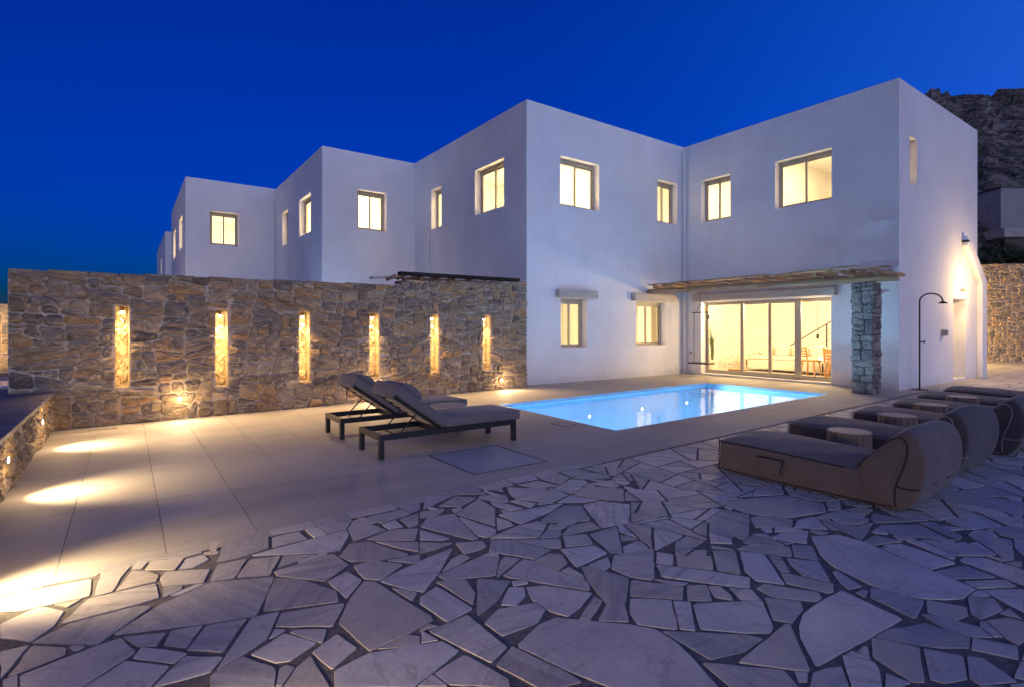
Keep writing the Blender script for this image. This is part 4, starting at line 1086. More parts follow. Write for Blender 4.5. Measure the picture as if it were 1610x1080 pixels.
# ------------------------------------------------------------------ pergolas
rp = random.Random(12)
def log(name, p, q, r, m, root, n=10, seg=7, wob=.012):
    p = Vector(p); q = Vector(q); pts = []; rr = []
    for i in range(seg+1):
        t = i/seg; pts.append(p.lerp(q, t)+Vector((rp.gauss(0, wob), rp.gauss(0, wob), rp.gauss(0, wob)))); rr.append(r*(1+rp.uniform(-.09, .09)))
    b = MB(); b.tube(pts, rr, n); return b.build(name, m, root, smooth=False)
pg = empty('timber_pergola', (4.9, -5.6, 0), 0, 'rustic log pergola over the glass doors, resting on the stone pillar', 'pergola')
def PL(x, y, z): return (x-4.9, y+5.6, z)
log('beam', PL(4.52, -.03, 2.50), PL(4.98, -6.22, 2.47), .075, LOG, pg, seg=12, wob=.01)
for i in range(11):
    y = -.35-i*.56; log('rafter', PL(4.30+rp.uniform(-.08, .1), y, 2.60), PL(6.185, y+rp.uniform(-.04, .04), 2.60+rp.uniform(-.01, .02)), .045, LOGX, pg, 8)
for k, x in enumerate((4.40, 4.85, 5.3, 5.75, 6.05)):
    y = -.1-rp.uniform(0, .3); ye = -6.12 if x < 5.2 else -5.72
    while y > ye+.5:
        L = rp.uniform(1.0, 1.9); y1 = max(y-L, ye); b = MB(); w_ = rp.uniform(.14, .24)
        b.bar(PL(x+rp.uniform(-.04, .04), y, 2.665+rp.uniform(0, .02)), PL(x+rp.uniform(-.04, .04), y1, 2.675+rp.uniform(0, .05)), w_, .028)
        b.build('roof_board', LOG, pg, bevel=.006); y = y1-rp.uniform(.02, .28)
# stone pillar
rq = random.Random(21)
pl = empty('stone_pillar', (5.10, -5.585, 0), 0, 'square rubble stone pillar carrying the pergola at the corner of the pool deck', 'pillar')
PW, PD, PH = .42, .42, 2.40
b = MB(); b.box(-PW/2+.03, PW/2-.03, -PD/2+.03, PD/2-.03, 0, PH); b.build('pillar_core', GMORT, pl)
for fi, (w_, fn) in enumerate(((PD, lambda a, z, h: (-PW/2+.02-h, -a, z)), (PW, lambda a, z, h: (a, -PD/2+.02-h, z)), (PD, lambda a, z, h: (PW/2-.02+h, a, z)), (PW, lambda a, z, h: (-a, PD/2-.02+h, z)))):
    cells = []; split([(-w_/2-.005, 0), (w_/2+.005, 0), (w_/2+.005, PH), (-w_/2-.005, PH)], .045, 'block', cells, rq)
    for p in cells:
        p = inset(p, .006); p = clean(p, .01) if len(p) > 2 else []
        if len(p) < 3: continue
        q = rough(p, rq, .06, .005, .3); cx = sum(x for x, y in q)/len(q); cz = sum(y for x, y in q)/len(q)
        m_ = MB(); stone_mesh(m_, q, rq.uniform(.012, .04), rq, fn, .012, .009, -.03, .03); m_.build('stone', PILLAR, pl)
b = MB(); b.box(.20, .26, -.25, -.12, 2.17, 2.25); b.tube([(.24, -.2, 2.21), (.30, -.3, 2.24), (.31, -.32, 2.20)], .03, 8)
o = b.build('pillar_lamp', PLASTER, None); o.location = pl.location; tag(o, 'small unlit white spotlight clipped to the top of the stone pillar', 'lamp')
# dark pergola behind the stone wall
p2 = empty('dark_pergola', wall_pt(5.5, .25, 2.40), W_ANG, 'dark weathered pergola edge showing over the right half of the stone wall', 'pergola')
b = MB(); b.bar((-.02, 0, .14), (3.22, 0, .185), .16, .075); b.build('edge_beam', DARKW, p2, bevel=.01)
for i in range(8): log('rafter', (.1+i*.43, -.02, .075+i*.004), (.1+i*.43, .75, .10), .045, LOGX, p2, 8)
for i, (s, z, L, m_) in enumerate(((-.06, .05, .28, LOGX), (-.38, .02, .42, LINTEL), (.30, .03, .25, LOGX))):
    b = MB(); b.bar((s-L/2, .05+.06*i, z), (s+L/2, .08+.06*i, z+.045), .15, .04); b.build('broken_board', m_, p2, bevel=.008)
lamp('POINT', 'pergola_glow', (.4, 2.2, -.5), 3, WARM, p2, .1)  # assumed lamp with no fixture, unseen behind the stone wall

# added unseen uplights behind the wall, put in to graze the villa corners
for (x, y, c_, w_, lab) in ((-3.5, 6.0, (.42, .62, 1.0), 120, 'added unseen ground uplight at the corner of the second villa, behind the stone wall'), (-.45, 5.0, (1, .66, .4), 20, 'added unseen ground uplight by the rain pipe behind the stone wall'), (-6.7, 12.3, (1, .7, .55), 50, 'added unseen ground uplight at the foot of the third villa'), (-3.6, 11.2, (1, .72, .6), 8, 'added unseen ground uplight between the second and third villas')):
    e = empty('added_uplight', (x, y, -.02), 0, lab, 'lamp', 'added uplights behind the stone wall')
    b = MB(); b.tube([(0, 0, 0), (0, 0, .06)], .06, 14); b.build('housing', DARKMET, e)
    b = MB(); b.tube([(0, 0, .061), (0, 0, .066)], .045, 14); b.build('lens', BULB, e)
    lamp('SPOT', 'uplight', (0, 0, .1), w_, c_, e, .04, 75, .9, (.06 if x < -1 else .1, .05, 1))

# ------------------------------------------------------------------ sun loungers (cushioned, dark frame)
def lounger(x, y, lab):
    r = empty('sun_lounger', (x, y, 0), 0, lab, 'sun lounger', 'cushioned sun loungers with dark frames on the terrace')
    L, Wd, H = 1.80, .64, .265
    b = MB()
    b.box(0, L, 0, .045, H-.062, H); b.box(0, L, Wd-.045, Wd, H-.062, H)
    b.box(0, .045, .046, Wd-.046, H-.062, H-.001); b.box(L-.045, L, .046, Wd-.046, H-.062, H-.001); b.box(.72, .77, .046, Wd-.046, H-.062, H-.001)
    b.box(.06, .72, .048, .085, H-.058, H-.03); b.box(.06, .72, Wd-.085, Wd-.048, H-.058, H-.03)
    b.build('frame', DARKMET, r, bevel=.004)
    for lx in (.0, L-.055):
        for ly in (.0, Wd-.055):
            b = MB(); b.box(lx, lx+.055, ly, ly+.055, 0, H-.063); b.build('leg', DARKMET, r, bevel=.003)
    for i in range(8):
        b = MB(); b.box(.84+i*.12, .90+i*.12, .046, Wd-.046, H-.03, H-.012); b.build('slat', DARKMET, r)
    an = R(145); hx, hz = .76, H-.01; dx, dz = math.cos(an), math.sin(an)
    def q(t, h): return (hx+dx*t+dz*h, hz+dz*t-dx*h)       # t along the back, h normal (towards the sitter)
    BL = .70
    b = MB()
    for yy in (.05, Wd-.085):
        a = q(0, 0); c_ = q(BL, 0); b.bar((a[0], yy+.017, a[1]), (c_[0], yy+.017, c_[1]), .034, .034)
    for tt in (.03, BL-.03): a = q(tt, 0); b.tube([(a[0], .06, a[1]), (a[0], Wd-.06, a[1])], .014, 8)
    b.build('backrest_frame', DARKMET, r)
    for i in range(6):
        a = q(.06+i*.115, -.0); b2 = q(.11+i*.115, -.0); b = MB(); b.bar((a[0], Wd/2, a[1]), (b2[0], Wd/2, b2[1]), Wd-.16, .016); b.build('slat', LINTEL, r)
    for yy in (.11, Wd-.11):
        a = q(.34, -.02); b = MB(); b.tube([(a[0], yy, a[1]), (.26, yy, H-.045)], .008, 8); b.build('strut', DARKMET, r)
    b = MB(); b.tube([(.26, .05, H-.045), (.26, Wd-.05, H-.045)], .008, 8); b.build('strut', DARKMET, r)
    def cushion(name, pts, y0, y1, bev=.022):
        n = len(pts); vs = [(x_, y_, z_) for y_ in (y0, y1) for x_, z_ in pts]
        b = MB(); b.add(vs, [tuple(range(n)), tuple(range(2*n-1, n-1, -1))]+[(i, i+n, (i+1) % n+n, (i+1) % n) for i in range(n)])
        o = b.build(name, FABG, r, bevel=bev, seg=3, fix=True)
        for p in o.data.polygons: p.use_smooth = True
        return o
    cushion('seat_cushion', [(.79, H+.002), (1.86, H+.002), (1.862, H+.112), (.80, H+.115)], -.008, Wd+.008)
    cushion('back_cushion', [q(-.02, .02), q(BL+.03, .02), q(BL+.035, .13), q(.03, .13)], -.008, Wd+.008)
    # head roll folded over the top edge
    cushion('head_flap', [q(BL+.04, -.015), q(BL+.055, .14), q(BL-.02, .15), q(BL-.0, .133), q(BL+.035, .133), q(BL+.02, -.02)], .0, Wd, .006)
    o = cushion('pillow', [q(BL-.30, .135), q(BL-.02, .135), q(BL-.01, .18), q(BL-.1, .225), q(BL-.24, .215), q(BL-.31, .17)], .05, Wd-.05, .03)
    for yy in (.0, Wd):
        b = MB()
        b.tube([(.80, yy, H+.111), (1.855, yy, H+.108)], .0045, 6); a = q(.03, .126); c_ = q(BL+.03, .126); b.tube([(a[0], yy, a[1]), (c_[0], yy, c_[1])], .0045, 6); b.build('piping', FABG, r)
    return r
lounger(-5.89, -5.20, 'cushioned sun lounger with raised back nearest the camera, on the plain terrace')
lounger(-5.89, -3.90, 'cushioned sun lounger with raised back nearer the stone wall, behind the round side table')
t = empty('side_table', (-4.52, -4.22, 0), 0, 'round pale wooden side table between the two cushioned sun loungers', 'table')
b = MB(); b.cyl((0, 0), .25, .335, .37, 32); b.build('table_top', RINGS, t, bevel=.006)
for i in range(10):
    an = 6.2832*i/10; b = MB(); b.tube([(.17*math.cos(an), .17*math.sin(an), 0), (.18*math.cos(an), .18*math.sin(an), .334)], .022, 8); b.build('leg', STUMP, t)

# ------------------------------------------------------------------ bean-bag loungers
def resample(pts, n):
    pts = [Vector((p[0], p[1])) for p in pts]; out = []; N = len(pts)
    # closed Catmull-Rom
    for i in range(N):
        p0, p1, p2, p3 = pts[i-1], pts[i], pts[(i+1) % N], pts[(i+2) % N]
        for k in range(n):
            t_ = k/n; out.append(.5*((2*p1)+(p2-p0)*t_+(2*p0-5*p1+4*p2-p3)*t_*t_+(3*p1-p0-3*p2+p3)*t_**3))
    return out
def soft(name, prof, w, m, root, bulge=.05, rnd=.05, n=3, rng=None, x0=0, nx=12, wr=.006, sag=0):
    P_ = resample(prof, n); cx = sum(p.x for p in P_)/len(P_); cz = sum(p.y for p in P_)/len(P_); N = len(P_)
    vs = []; fs = []
    ph = rng.uniform(0, 6)
    def pt(p, sx, k):
        sc_ = 1-rnd*k
        return cx+(p.x-cx)*sc_, cz+(p.y-cz)*sc_
    for i in range(nx+1):
        u = -1+2*i/nx; k = abs(u)**8*.6
        for j, p in enumerate(P_):
            y, z = pt(p, u, k); s_ = -sag*(1-u*u) if p.y > cz else 0
            wv = wr*math.sin(9*y+ph+5*u)+wr*.7*math.sin(23*y+ph*2+3*u)
            crown = .03*(1-u*u) if p.y > cz else 0
            vs.append((x0+u*w/2, y, max(z+(wv+crown+s_)*(1 if z > .05 else 0), .004)))
    for i in range(nx):
        for j in range(N): k = (j+1) % N; fs.append((i*N+j, (i+1)*N+j, (i+1)*N+k, i*N+k))
    for sgn, base in ((-1, 0), (1, nx*N)):
        prev = [base+j for j in range(N)]
        for q_, (s_, bl) in enumerate(((.965, .35), (.82, .75), (.5, .97))):
            st = len(vs)
            for p in P_:
                y, z = pt(p, 1, .6); y = cx+(y-cx)*s_; z = cz+(z-cz)*s_
                vs.append((x0+sgn*(w/2+bulge*bl+wr*.6*math.sin(14*y+ph)*s_), y, max(z, .004)))
            cur = [st+j for j in range(N)]
            for j in range(N):
                k = (j+1) % N; f = (prev[j], prev[k], cur[k], cur[j]); fs.append(f if sgn > 0 else f[::-1])
            prev = cur
        st = len(vs); vs.append((x0+sgn*(w/2+bulge), cx, cz))
        for j in range(N): k = (j+1) % N; f = (prev[j], prev[k], st); fs.append(f if sgn > 0 else f[::-1])
    b = MB(); b.add(vs, fs); o = b.build(name, m, root, smooth=True, fix=True)
    s2 = o.modifiers.new('s', 'SUBSURF'); s2.levels = 1; s2.render_levels = 1
    return o, [pt(p, 1, .6) for p in P_]
rb = random.Random(31)
from mathutils.bvhtree import BVHTree
def drape(objs, pts, axis_dir, off=.002):
    out = []; trees = [BVHTree.FromPolygons([v.co.copy() for v in o.data.vertices], [tuple(p.vertices) for p in o.data.polygons]) for o in objs]
    for p in pts:
        best = None; d = Vector(axis_dir); o_ = Vector(p)-d*1.0
        for t_ in trees:
            h = t_.ray_cast(o_, d, 2.0)
            if h[0] is not None and (best is None or h[3] < best[1]): best = (h[0], h[3])
        if best: out.append(tuple(best[0]-d*off))
    return out
def fine(pts, n=6):
    pts = [Vector(p) for p in pts]; N = len(pts); out = []
    for i in range(N-1):
        p0, p1, p2, p3 = pts[max(i-1, 0)], pts[i], pts[i+1], pts[min(i+2, N-1)]
        for k in range(n):
            t_ = k/n; out.append(.5*((2*p1)+(p2-p0)*t_+(2*p0-5*p1+4*p2-p3)*t_*t_+(3*p1-p0-3*p2+p3)*t_**3))
    return out+[pts[-1]]
def bean(x, y, rz, lab, m, pm, mark=False):
    r = empty('bean_lounger', (x, y, 0), rz, lab, 'bean lounger', 'bean-bag sun loungers in a row on the crazy paving')
    W_ = .86
    # local -y runs from foot to head
    seat = [(-.02, .01), (-.0, .14), (-.005, .26), (-.06, .305), (-.45, .305), (-.85, .29), (-1.15, .28), (-1.38, .24), (-1.44, .02), (-.9, .0), (-.4, .0)]
    o, sp = soft('seat_cushion', seat, W_, m, r, .03, .03, 3, rb, wr=.0035); o1 = o
    hd = [(-1.25, .285), (-1.33, .39), (-1.43, .50), (-1.53, .595), (-1.61, .62), (-1.68, .555), (-1.715, .42), (-1.70, .25), (-1.64, .09), (-1.54, .004), (-1.38, .0), (-1.28, .06)]
    o, hp = soft('headrest', hd, W_+.02, m, r, .022, .025, 3, rb, wr=.004)
    so_, ho_ = o1, o
    k_ = 0
    for sg in (-1, 1):
        for line, ob in (([(-.02, .29), (-.3, .292), (-.7, .281), (-1.0, .27), (-1.16, .268)], [so_]),
                         ([(-.02, .03), (-.6, .025), (-1.2, .025), (-1.5, .03)], [so_, ho_]),
                         ([(-1.262, .30), (-1.315, .375), (-1.39, .46), (-1.47, .535), (-1.54, .572), (-1.588, .545), (-1.60, .47), (-1.58, .37), (-1.55, .28), (-1.525, .20), (-1.515, .12), (-1.52, .035)], [so_, ho_]),
                         ([(-1.525, .20), (-1.60, .19), (-1.70, .21)], [ho_])):
            pts = drape(ob, [(0, yy, zz) for yy, zz in fine([(a_, b__, 0) for a_, b__ in line]) for yy, zz in [(yy, zz)]] if False else [(sg*.1, q.x, q.y) for q in fine([(a_, b__, 0) for a_, b__ in line])], (-sg, 0, 0))
            if len(pts) > 2: b = MB(); b.tube(pts, .0055, 6); b.build('piping', pm, r, smooth=True)
    b = MB()
    for sg in (-1, 1): b.tube([(sg*W_/2, -.006, .03), (sg*(W_/2+.002), -.006, .15), (sg*W_/2, -.01, .285)], .0055, 6)
    b.tube([(-W_/2, -.004, .288), (0, .004, .30), (W_/2, -.004, .288)], .0055, 6); b.tube([(-W_/2, .004, .02), (W_/2, .004, .02)], .0055, 6)
    pts = drape([so_, ho_], [(-W_/2+.02+(W_-.04)*i_/12, -1.262, 0) for i_ in range(13)], (0, 0, -1))
    if len(pts) > 2: b.tube(pts, .0055, 6)
    b.build('piping', pm, r, smooth=True)
    b = MB(); b.box(-W_/2-.055, -W_/2-.037, -.66, -.44, .075, .225); po = b.build('side_pocket', m, r, bevel=.006)
    b = MB(); b.tube([(-W_/2-.058, -.665, .225), (-W_/2-.06, -.435, .228)], .006, 6); b.tube([(-W_/2-.058, -.665, .225), (-W_/2-.056, -.64, .08)], .005, 6); b.build('pocket_trim', PIPE, po)
    if mark:
        b = MB()
        for s_ in (((0, 0), (0, .09)), ((0, .09), (.06, .09)), ((.11, .05), (.15, .05)), ((.20, 0), (.20, .09)), ((.17, .09), (.25, .09))):
            (a0, a1), (c0, c1) = s_; b.bar((-.30+a0, -1.02+a1*-1, .338), (-.30+c0, -1.02+c1*-1, .338), .012, .003)
        b.build('printed_mark', WHITE, r)
    return r
BX = [-2.86, -1.27, .22, 1.66, 3.08, 4.55]
labs = ['taupe bean-bag lounger with a side pocket, nearest the camera and leftmost of the row', 'bean-bag lounger directly behind the nearest one, its taupe darkened as shade', 'third bean-bag lounger counted from the camera, its headrest near the right picture edge',
        'fourth bean-bag lounger, between the third and fourth wooden stumps', 'fifth bean-bag lounger with small white printed marks near its headrest', 'farthest bean-bag lounger of the row, towards the villa side wall']
for i, x in enumerate(BX):
    bean(x, -7.52+[0, .12, .05, .1, .22, .3][i], R([1, -1.5, 1, 2, -1, 1][i]), labs[i], FAB if i == 0 else FABD, PIPE if i == 0 else PIPEL, i == 4)
for i, (x, y) in enumerate(((-2.08, -8.22), (-.50, -8.10), (.94, -8.0), (2.37, -7.97))):
    t = empty('stump_table', (x, y, 0), R(50*i), ['first tree-stump side table, between the two nearest bean-bag loungers', 'second tree-stump side table from the camera, between shade-darkened loungers', 'third tree-stump side table from the camera', 'farthest tree-stump side table, beside the lounger with white marks'][i], 'stump table', 'tree-stump side tables between the bean-bag loungers')
    b = MB(); b.cyl((0, 0), .20, 0, .36, 30, .02); b.build('stump', STUMP, t, smooth=False)
    b = MB(); b.cyl((0, 0), .192, .3603, .365, 30, .01); b.build('cut_top', RINGS, t)

# ------------------------------------------------------------------ hanging chair frame, things behind the glass
e = empty('hanging_swing', (5.75, -.92, 0), 0, 'black metal hanging swing seat in front of the left glass door pane', 'swing')
b = MB(); b.tube([(0, 0, 2.5), (0, 0, 2.12)], .006, 6); b.tube([(0, 0, 2.12), (0, -.22, 1.88)], .007, 6); b.tube([(0, 0, 2.12), (0, .16, 1.88)], .007, 6); b.build('hanger', DARKMET, e)
b = MB(); b.tube([(0, .28, 1.88), (0, -.34, 1.88)], .014, 8); b.build('spreader_bar', DARKMET, e)
for yy in (.22, -.22):
    b = MB(); b.tube([(0, yy, 1.87), (0, yy, .42)], .010, 6); b.build('rope', DARKMET, e)
b = MB(); b.box(-.20, .20, -.36, .30, .37, .41); b.build('seat', DARKMET, e, bevel=.01)
b = MB(); b.box(-.012, .012, -.30, -.26, 1.68, 1.8); b.build('tag', DARKMET, e)
def spine_leaf(mb, base, an, ln, lean, w):
    pts = [];
    for i in range(6):
        t_ = i/5; pts.append((base[0]+math.cos(an)*lean*t_**2, base[1]+math.sin(an)*lean*t_**2, base[2]+ln*t_, w*math.sin(math.pi*(.12+.88*t_))))
    vs = []; nx, ny = -math.sin(an), math.cos(an)
    for x, y, z, ww in pts: vs += [(x-nx*ww, y-ny*ww, z), (x+nx*ww, y+ny*ww, z)]
    mb.add(vs, [(2*i, 2*i+1, 2*i+3, 2*i+2) for i in range(5)])
e = empty('potted_plant', (7.4, -.2, .035), 0, 'potted sword-leaf plant behind the left glass pane', 'plant')
b = MB(); b.tube([(0, 0, 0), (0, 0, .36)], [.14, .18], 20); b.build('pot', SOFA, e)
b = MB(); rl = random.Random(2)
for i in range(9): spine_leaf(b, (rl.uniform(-.05, .05), rl.uniform(-.05, .05), .34), rl.uniform(0, 6.28), rl.uniform(.7, 1.15), rl.uniform(.05, .3), .035)
b.build('leaves', LEAF, e)
e = empty('flowering_bush', (6.95, -1.35, .035), 0, 'low bush of dried golden stems in a basket behind the left glass pane', 'plant')
b = MB(); b.tube([(0, 0, 0), (0, 0, .16)], [.2, .26], 20); b.build('basket', WOODF, e)
b = MB()
for i in range(420):
    an = rl.uniform(0, 6.28); rr = rl.uniform(0, .34)**.9; x, y, z = rr*math.cos(an), rr*math.sin(an)*1.3, rl.uniform(.12, .55)
    s_ = rl.uniform(.012, .03); a2 = rl.uniform(0, 6.28); b.add([(x, y, z), (x+s_*math.cos(a2), y+s_*math.sin(a2), z+s_*.4), (x, y+s_*.3, z+s_)], [(0, 1, 2)])
b.build('stems', m_simple('dry_gold', (.42, .25, .07), .7), e)
# staircase rail against the back wall
e = empty('stair_railing', (10.0, -3.5, 0), 0, 'dark sloping metal stair railing seen through the middle glass doors', 'railing')
def SR(y): return (0, y, 1.15+(-(y)+1.6)*.62)
b = MB(); b.tube([SR(3.4), SR(-2.0)], .018, 8); b.build('handrail', DARKMET, e)
for k in (.22, .38, .54):
    b = MB(); b.tube([tuple(Vector(SR(3.4))-Vector((0, 0, k))), tuple(Vector(SR(-2.0))-Vector((0, 0, k)))], .005, 6); b.build('wire', DARKMET, e)
for yy in (3.1, .95, -.9):
    p = SR(yy); b = MB(); b.box(-.02, .02, yy-.015, yy+.015, p[2]-.8, p[2]); b.build('post', DARKMET, e)
b = MB()
for i in range(14):
    z = SR(3.4-i*.4)[2]-.95; b.box(.06, 1.0, 3.2-i*.4, 3.6-i*.4, max(z-.28, .04), z)
o = b.build('stair_flight', PLASTER, e)
# sofa
e = empty('sofa', (9.0, -1.9, .035), 0, 'long cream sofa with cushions behind the middle glass doors', 'sofa')
b = MB(); b.box(-.45, .45, -1.25, 1.25, .08, .38); b.build('base', SOFA, e, bevel=.03)
b = MB(); b.box(.28, .48, -1.25, 1.25, .385, .78); b.build('backrest', SOFA, e, bevel=.05, seg=3)
for yy in (-1.33, 1.13):
    b = MB(); b.box(-.45, .47, yy, yy+.2, .08, .6); b.build('armrest', SOFA, e, bevel=.04, seg=3)
for i in range(3):
    b = MB(); b.box(-.44, .26, -1.12+i*.75, -.38+i*.75, .385, .5); b.build('seat_cushion', SOFA, e, bevel=.03, seg=3)
for i in range(4):
    b = MB(); b.box(.1, .26, -1.0+i*.55, -.6+i*.55, .5, .86); b.build('throw_pillow', SOFA, e, bevel=.05, seg=3)
# dining table + chairs
e = empty('dining_table', (8.3, -4.35, .035), 0, 'orange wooden dining table behind the right-hand glass pane', 'table')
b = MB(); b.box(-.42, .42, -.75, .95, .72, .765); b.build('table_top', WOODF, e, bevel=.01)
for sx_ in (-.36, .36):
    for sy_ in (-.65, .85): b = MB(); b.bar((sx_, sy_, 0), (sx_*.8, sy_*.85, .72), .05, .05); b.build('leg', WOODF, e)
b = MB(); b.tube([(0, 0, 0), (0, 0, .03), (0, 0, .07), (0, 0, .08)], [.08, .17, .21, .2], 20); o = b.build('fruit_bowl', WOODF, None, smooth=True); o.location = (8.25, -4.55, .805); tag(o, 'shallow wooden bowl standing on the dining table', 'bowl')
def dchair(x, y, rz, lab):
    e = empty('dining_chair', (x, y, .035), rz, lab, 'chair', 'wooden dining chairs behind the glass')
    b = MB(); b.box(-.21, .21, -.21, .21, .43, .465); b.build('seat', WOODF, e, bevel=.01)
    for sx_ in (-.18, .18):
        for sy_ in (-.18, .18): b = MB(); b.bar((sx_*1.08, sy_*1.08, 0), (sx_*.9, sy_*.9, .43), .03, .03); b.build('leg', WOODF, e)
    b = MB(); b.bar((-.19, .2, .465), (-.2, .25, .86), .03, .025); b.bar((.19, .2, .465), (.2, .25, .86), .03, .025)
    for i in range(4): b.bar((-.2, .215+.012*i, .56+i*.08), (.2, .215+.012*i, .56+i*.08), .012, .045)
    b.build('backrest', WOODF, e)
dchair(7.62, -4.55, R(90), 'wooden dining chair at the table, close behind the right-hand glass pane')
dchair(7.66, -3.85, R(82), 'wooden dining chair left of the near one, behind the right-hand glass pane')
dchair(8.15, -2.95, R(0), 'wooden dining chair at the left end of the dining table, seen through the middle doors')
e = empty('pendant_lamp', (7.7, -3.35, 0), 0, 'thin black pendant hanging low over the left end of the dining table', 'lamp', 'black pendants over the dining table')
b = MB(); b.tube([(0, 0, 3.14), (0, 0, 1.25)], .006, 6); b.build('cord', DARKMET, e); b = MB(); b.tube([(0, 0, 1.25), (0, 0, 1.12)], .035, 12); b.build('lamp_shade', DARKMET, e)
e2 = e.copy(); C.objects.link(e2); e2.location = (7.7, -4.15, .68); e2['label'] = 'thin black pendant hanging high behind the right-hand glass pane'
for ch in list(e.children): c_ = ch.copy(); C.objects.link(c_); c_.parent = e2
# room furniture seen upstairs
e = empty('wardrobe', (8.9, -3.55, 3.4), 0, 'low cupboard with a sloping top seen through the largest upper window', 'cupboard')
b = MB(); b.box(-.3, .3, -.3, .3, 0, 1.55); b.build('carcass', LINTEL, e); b = MB(); b.bar((-.34, 0, 1.6), (.34, 0, 1.72), .7, .05); b.build('top_board', WOODF, e)
e = empty('shelf_unit', (9.6, -4.55, 3.4), 0, 'orange wooden shelf unit seen through the right side of the largest upper window', 'shelf')
b = MB(); b.box(-.2, .2, -.5, .5, 1.75, 1.82); b.build('shelf', WOODF, e)
for yy in (-.46, .42): b = MB(); b.box(-.18, .18, yy, yy+.04, 0, 1.75); b.build('side_panel', WOODF, e)

# ------------------------------------------------------------------ neighbour's pool beyond the wall end
b = MB(); b.box(-13.5, -10.2, 6.6, 10.8, -.02, .01); structure(b, 'neighbour_deck', SLAB)
b = MB(); b.box(-13.0, -9.8, 6.9, 8.8, .012, .03); structure(b, 'neighbour_pool', m_simple('far_pool', (.25, .5, .8), .2, 3, .1))
nw = rubble_wall('neighbour_wall', (-16.5, 14.0, 0), W_ANG, 0, 9.5, lambda s: 2.25, .5, [(4.6, 4.95, .5, 1.75), (1.2, 1.5, .5, 1.75), (7.6, 7.9, .5, 1.75)], 0, .11,
                 'lit stone wall of the neighbouring pool showing past the left end of the big stone wall', 'wall', 77, vis=0)
for s in (4.77, 1.35, 7.75):
    lamp('SPOT', 'far_niche_spot', (s, .08, 1.66), 14, (1, .62, .24), nw, .03, 150, .6, (s, .05, 0)); 
lamp('AREA', 'far_wash', (4.7, -1.6, .3), 40, (1, .66, .32), nw, .3, None, .5, (4.7, 0, 1.2), 4)
e = empty('far_lounger', (-12.3, 9.2, .01), R(4), 'white cushioned bench by the neighbouring pool, past the left end of the stone wall', 'lounger')
b = MB(); b.box(-.9, .9, -.3, .3, .2, .42); b.build('mattress', PLASTER, e, bevel=.03)
for sx_ in (-.8, .8):
    for sy_ in (-.24, .24): b = MB(); b.box(sx_-.03, sx_+.03, sy_-.03, sy_+.03, 0, .2); b.build('leg', DARKMET, e)

# ------------------------------------------------------------------ hills
from mathutils import noise as mn
def ridge(name, pts_fn, nu, nv, m, kind='structure'):
    vs = []; fs = []
    for j in range(nv+1):
        for i in range(nu+1): vs.append(pts_fn(i/nu, j/nv))
    for j in range(nv):
        for i in range(nu): a = j*(nu+1)+i; fs.append((a, a+1, a+nu+2, a+nu+1))
    b = MB(); b.add(vs, fs); return structure(b, name, m)
FARH = m_simple('far_hill', (.03, .035, .045), .95, .01, .3)
def cw(X, Y, z):      # photo-aligned ground axes (X right, Y ahead) to world
    s_, c_ = math.sin(R(35.5)), math.cos(R(35.5)); return (CP[0]+X*c_+Y*s_, CP[1]-X*s_+Y*c_, z)
def far(u, v):
    X = -900+1500*u; Y = 620+500*v; h = 42*math.sin(math.pi*min(1, v*1.1))**.7*(.9+.22*mn.noise(Vector((u*7, v*2, 3)))) ; return cw(X, Y, -2.3+h)
ridge('distant_hill', far, 90, 12, FARH)
def m_rock():
    m = mat('hill_rock', (.12, .1, .08), .9, spec=.2); k = NT(m); v = k.coord((.55, .55, 1.7), rot=(.12, .1, 0))
    n = k.noise(v, .8, 10, .74, 1.2); c = k.ramp(n, [(.32, (.03, .026, .024)), (.46, (.12, .10, .085)), (.56, (.33, .28, .23)), (.68, (.6, .55, .48))])
    g_ = k.ramp(k.noise(k.coord(), .35, 6, .7), [(.5, (0, 0, 0)), (.62, (1, 1, 1))]); c = k.mix(k.math('MULTIPLY', g_, .6), c, (.05, .055, .025))
    k.col(c); b_ = k.bump(n, 1, .5); k.bump(k.noise(k.coord(), 2.5, 8, .75), .9, .15, b_); return m
ROCK = m_rock()
def hillp(X, Y):
    t_ = (Y-31)/30; h = 6.4+max(0, t_)*20.5
    h += .7*mn.noise(Vector((X*.12, Y*.12, 1)))+.6*abs(mn.noise(Vector((X*.35, Y*.35, 2))))*2+.4*mn.noise(Vector((X*1.1, Y*1.1, 5)))
    # strata ledges
    q = h/1.5; h = .45*h+.55*1.5*(math.floor(q)+min(1, (q-math.floor(q))*3.2))
    return h
def hill(u, v):
    Y = 25.2+40*v; rr = .66+1.15*u; X = rr*Y
    base = 4.0+(Y-25.2)*.42 if Y < 31 else hillp(X, Y)
    if Y < 31: base += .35*mn.noise(Vector((X*.6, Y*.6, 4)))*2
    if v > .97: base -= 8
    if Y > 27: base -= max(0, (.775-rr))*60*min(1, (Y-27)/6)
    return cw(X, Y, base)
ridge('rocky_hillside', hill, 150, 120, ROCK)
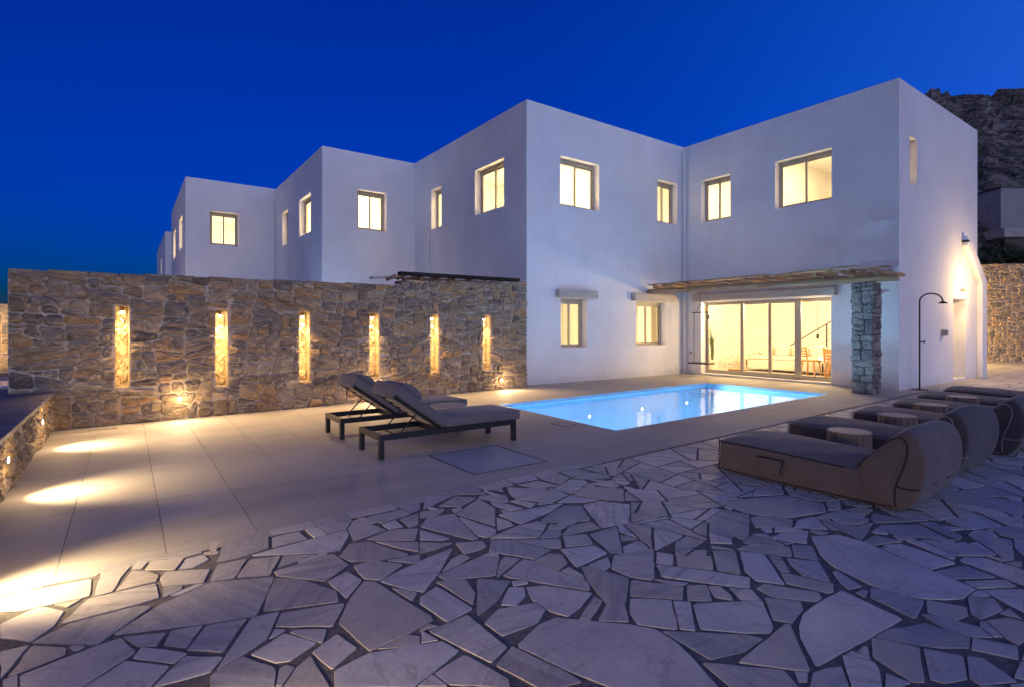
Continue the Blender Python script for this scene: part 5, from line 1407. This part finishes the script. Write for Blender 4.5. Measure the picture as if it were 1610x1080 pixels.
# boulders on the slope
rk = random.Random(8)
def boulder(X, Y, z, r, lab, m=ROCK):
    bm = bmesh.new(); bmesh.ops.create_icosphere(bm, subdivisions=3, radius=1)
    o_ = Vector((rk.uniform(0, 99), rk.uniform(0, 99), 0))
    for v in bm.verts:
        n_ = mn.noise(v.co*1.3+o_)*.38+mn.noise(v.co*3.5+o_)*.14; v.co = v.co*(1+n_); v.co.z *= .72; v.co *= r
    me = bpy.data.meshes.new('boulder'); bm.to_mesh(me); bm.free(); me.materials.append(m)
    o = bpy.data.objects.new('boulder', me); C.objects.link(o); o.location = cw(X, Y, z); o.rotation_euler = (0, 0, rk.uniform(0, 6)); tag(o, lab, 'boulder', 'boulders on the hillside above the concrete hut'); return o
BROCK = m_simple('boulder_rock', (.2, .17, .14), .9, 2.5, .35, .9, .08)
for i, (px, py, Y, r) in enumerate(((1563, 292, 36, .75), (1583, 293, 36, .8), (1602, 294, 36, .85), (1552, 300, 37, .6), (1545, 262, 42, 1.0), (1598, 250, 44, 1.2), (1560, 215, 52, 1.3))):
    boulder((px-805)/850*Y, Y, 1.4+(517-py)/850*Y-.2, r, ['pale round boulder, leftmost of three above the concrete hut', 'pale round boulder, middle of three above the concrete hut', 'pale round boulder, rightmost of three above the concrete hut', 'small boulder at the left edge of the hut roof line', 'boulder half hidden behind the villa corner on the slope', 'large boulder near the right picture edge on the slope', 'highest loose boulder near the top of the rocky hillside'][i], BROCK)
# concrete hut
e = empty('concrete_hut', cw(28.6, 30.4, 6.95), R(-35.5), 'low grey concrete hut on the hillside above the retaining wall', 'hut')
b = MB(); b.box(-1.1, 5, 0, 3, 0, 2.35); b.build('wall', m_simple('hut_concrete', (.30, .30, .31), .9, 1.5, .2), e)
b = MB(); b.box(-1.45, 5, -.6, 3, -.5, -.002); b.build('base_slab', m_simple('hut_base', (.42, .38, .35), .9, 2, .15), e)
b = MB(); b.box(-1.3, 5, -.45, 3, -3, -.502); b.build('foundation', ROCK, e)
b = MB(); b.box(-1.15, 5, -.05, 3.05, 2.352, 2.44); b.build('roof', DARKMET, e)
for k in range(3): b = MB(); b.box(.9+k*1.4, .96+k*1.4, -.02, -.001, 0.02, 2.33); b.build('panel_joint', DARKMET, e)
# retaining wall of dry stone
rw = rubble_wall('retaining_wall', cw(16.5, 23.3, 0), R(-35.5), 0, 11, lambda s: 4.1+.02*s, .6, [], 0, .06, 'tall pale dry-stone retaining wall at the right edge, below the hillside', 'wall', 41, vis=280, prot=.45)
for ch in rw.children:
    if ch.data.materials[0] in (STONE, STONE_I):
        pass
# low shrubs between the wall and the hut
SHR = m_simple('shrub_green', (.06, .075, .025), .8, 8, .4)
for i in range(9):
    px = 1538+i*9.5; Y = 26.2+rk.uniform(0, 2.6); X = (px-805)/850*Y; z0 = 4.0+(Y-25.2)*.42
    e = empty('hillside_shrub', cw(X, Y, z0-.1), 0, 'dark green shrub on the bank, %s from the villa corner' % ['first', 'second', 'third', 'fourth', 'fifth', 'sixth', 'seventh', 'eighth', 'ninth'][i], 'shrub', 'low shrubs on the bank between retaining wall and hut')
    b = MB(); r_ = rk.uniform(.5, .95)
    for k in range(520):
        an, ph = rk.uniform(0, 6.28), math.acos(rk.uniform(0, 1)); rr = r_*(rk.uniform(.35, 1)**.5)*(1+.3*math.sin(3*an+i))
        c_ = Vector((rr*math.sin(ph)*math.cos(an)*1.3, rr*math.sin(ph)*math.sin(an), rr*math.cos(ph)*.8)); s_ = rk.uniform(.04, .09)
        a_ = Vector([rk.gauss(0, 1) for _ in range(3)]).normalized(); b_ = a_.orthogonal().normalized()
        b.add([c_-a_*s_, c_+b_*s_*.5, c_+a_*s_, c_-b_*s_*.5], [(0, 1, 2, 3)])
    b.build('foliage', SHR, e)
    b = MB(); b.tube([(0, 0, -.2), (0, 0, r_*.5)], .04, 6); b.build('stem', LOG, e)
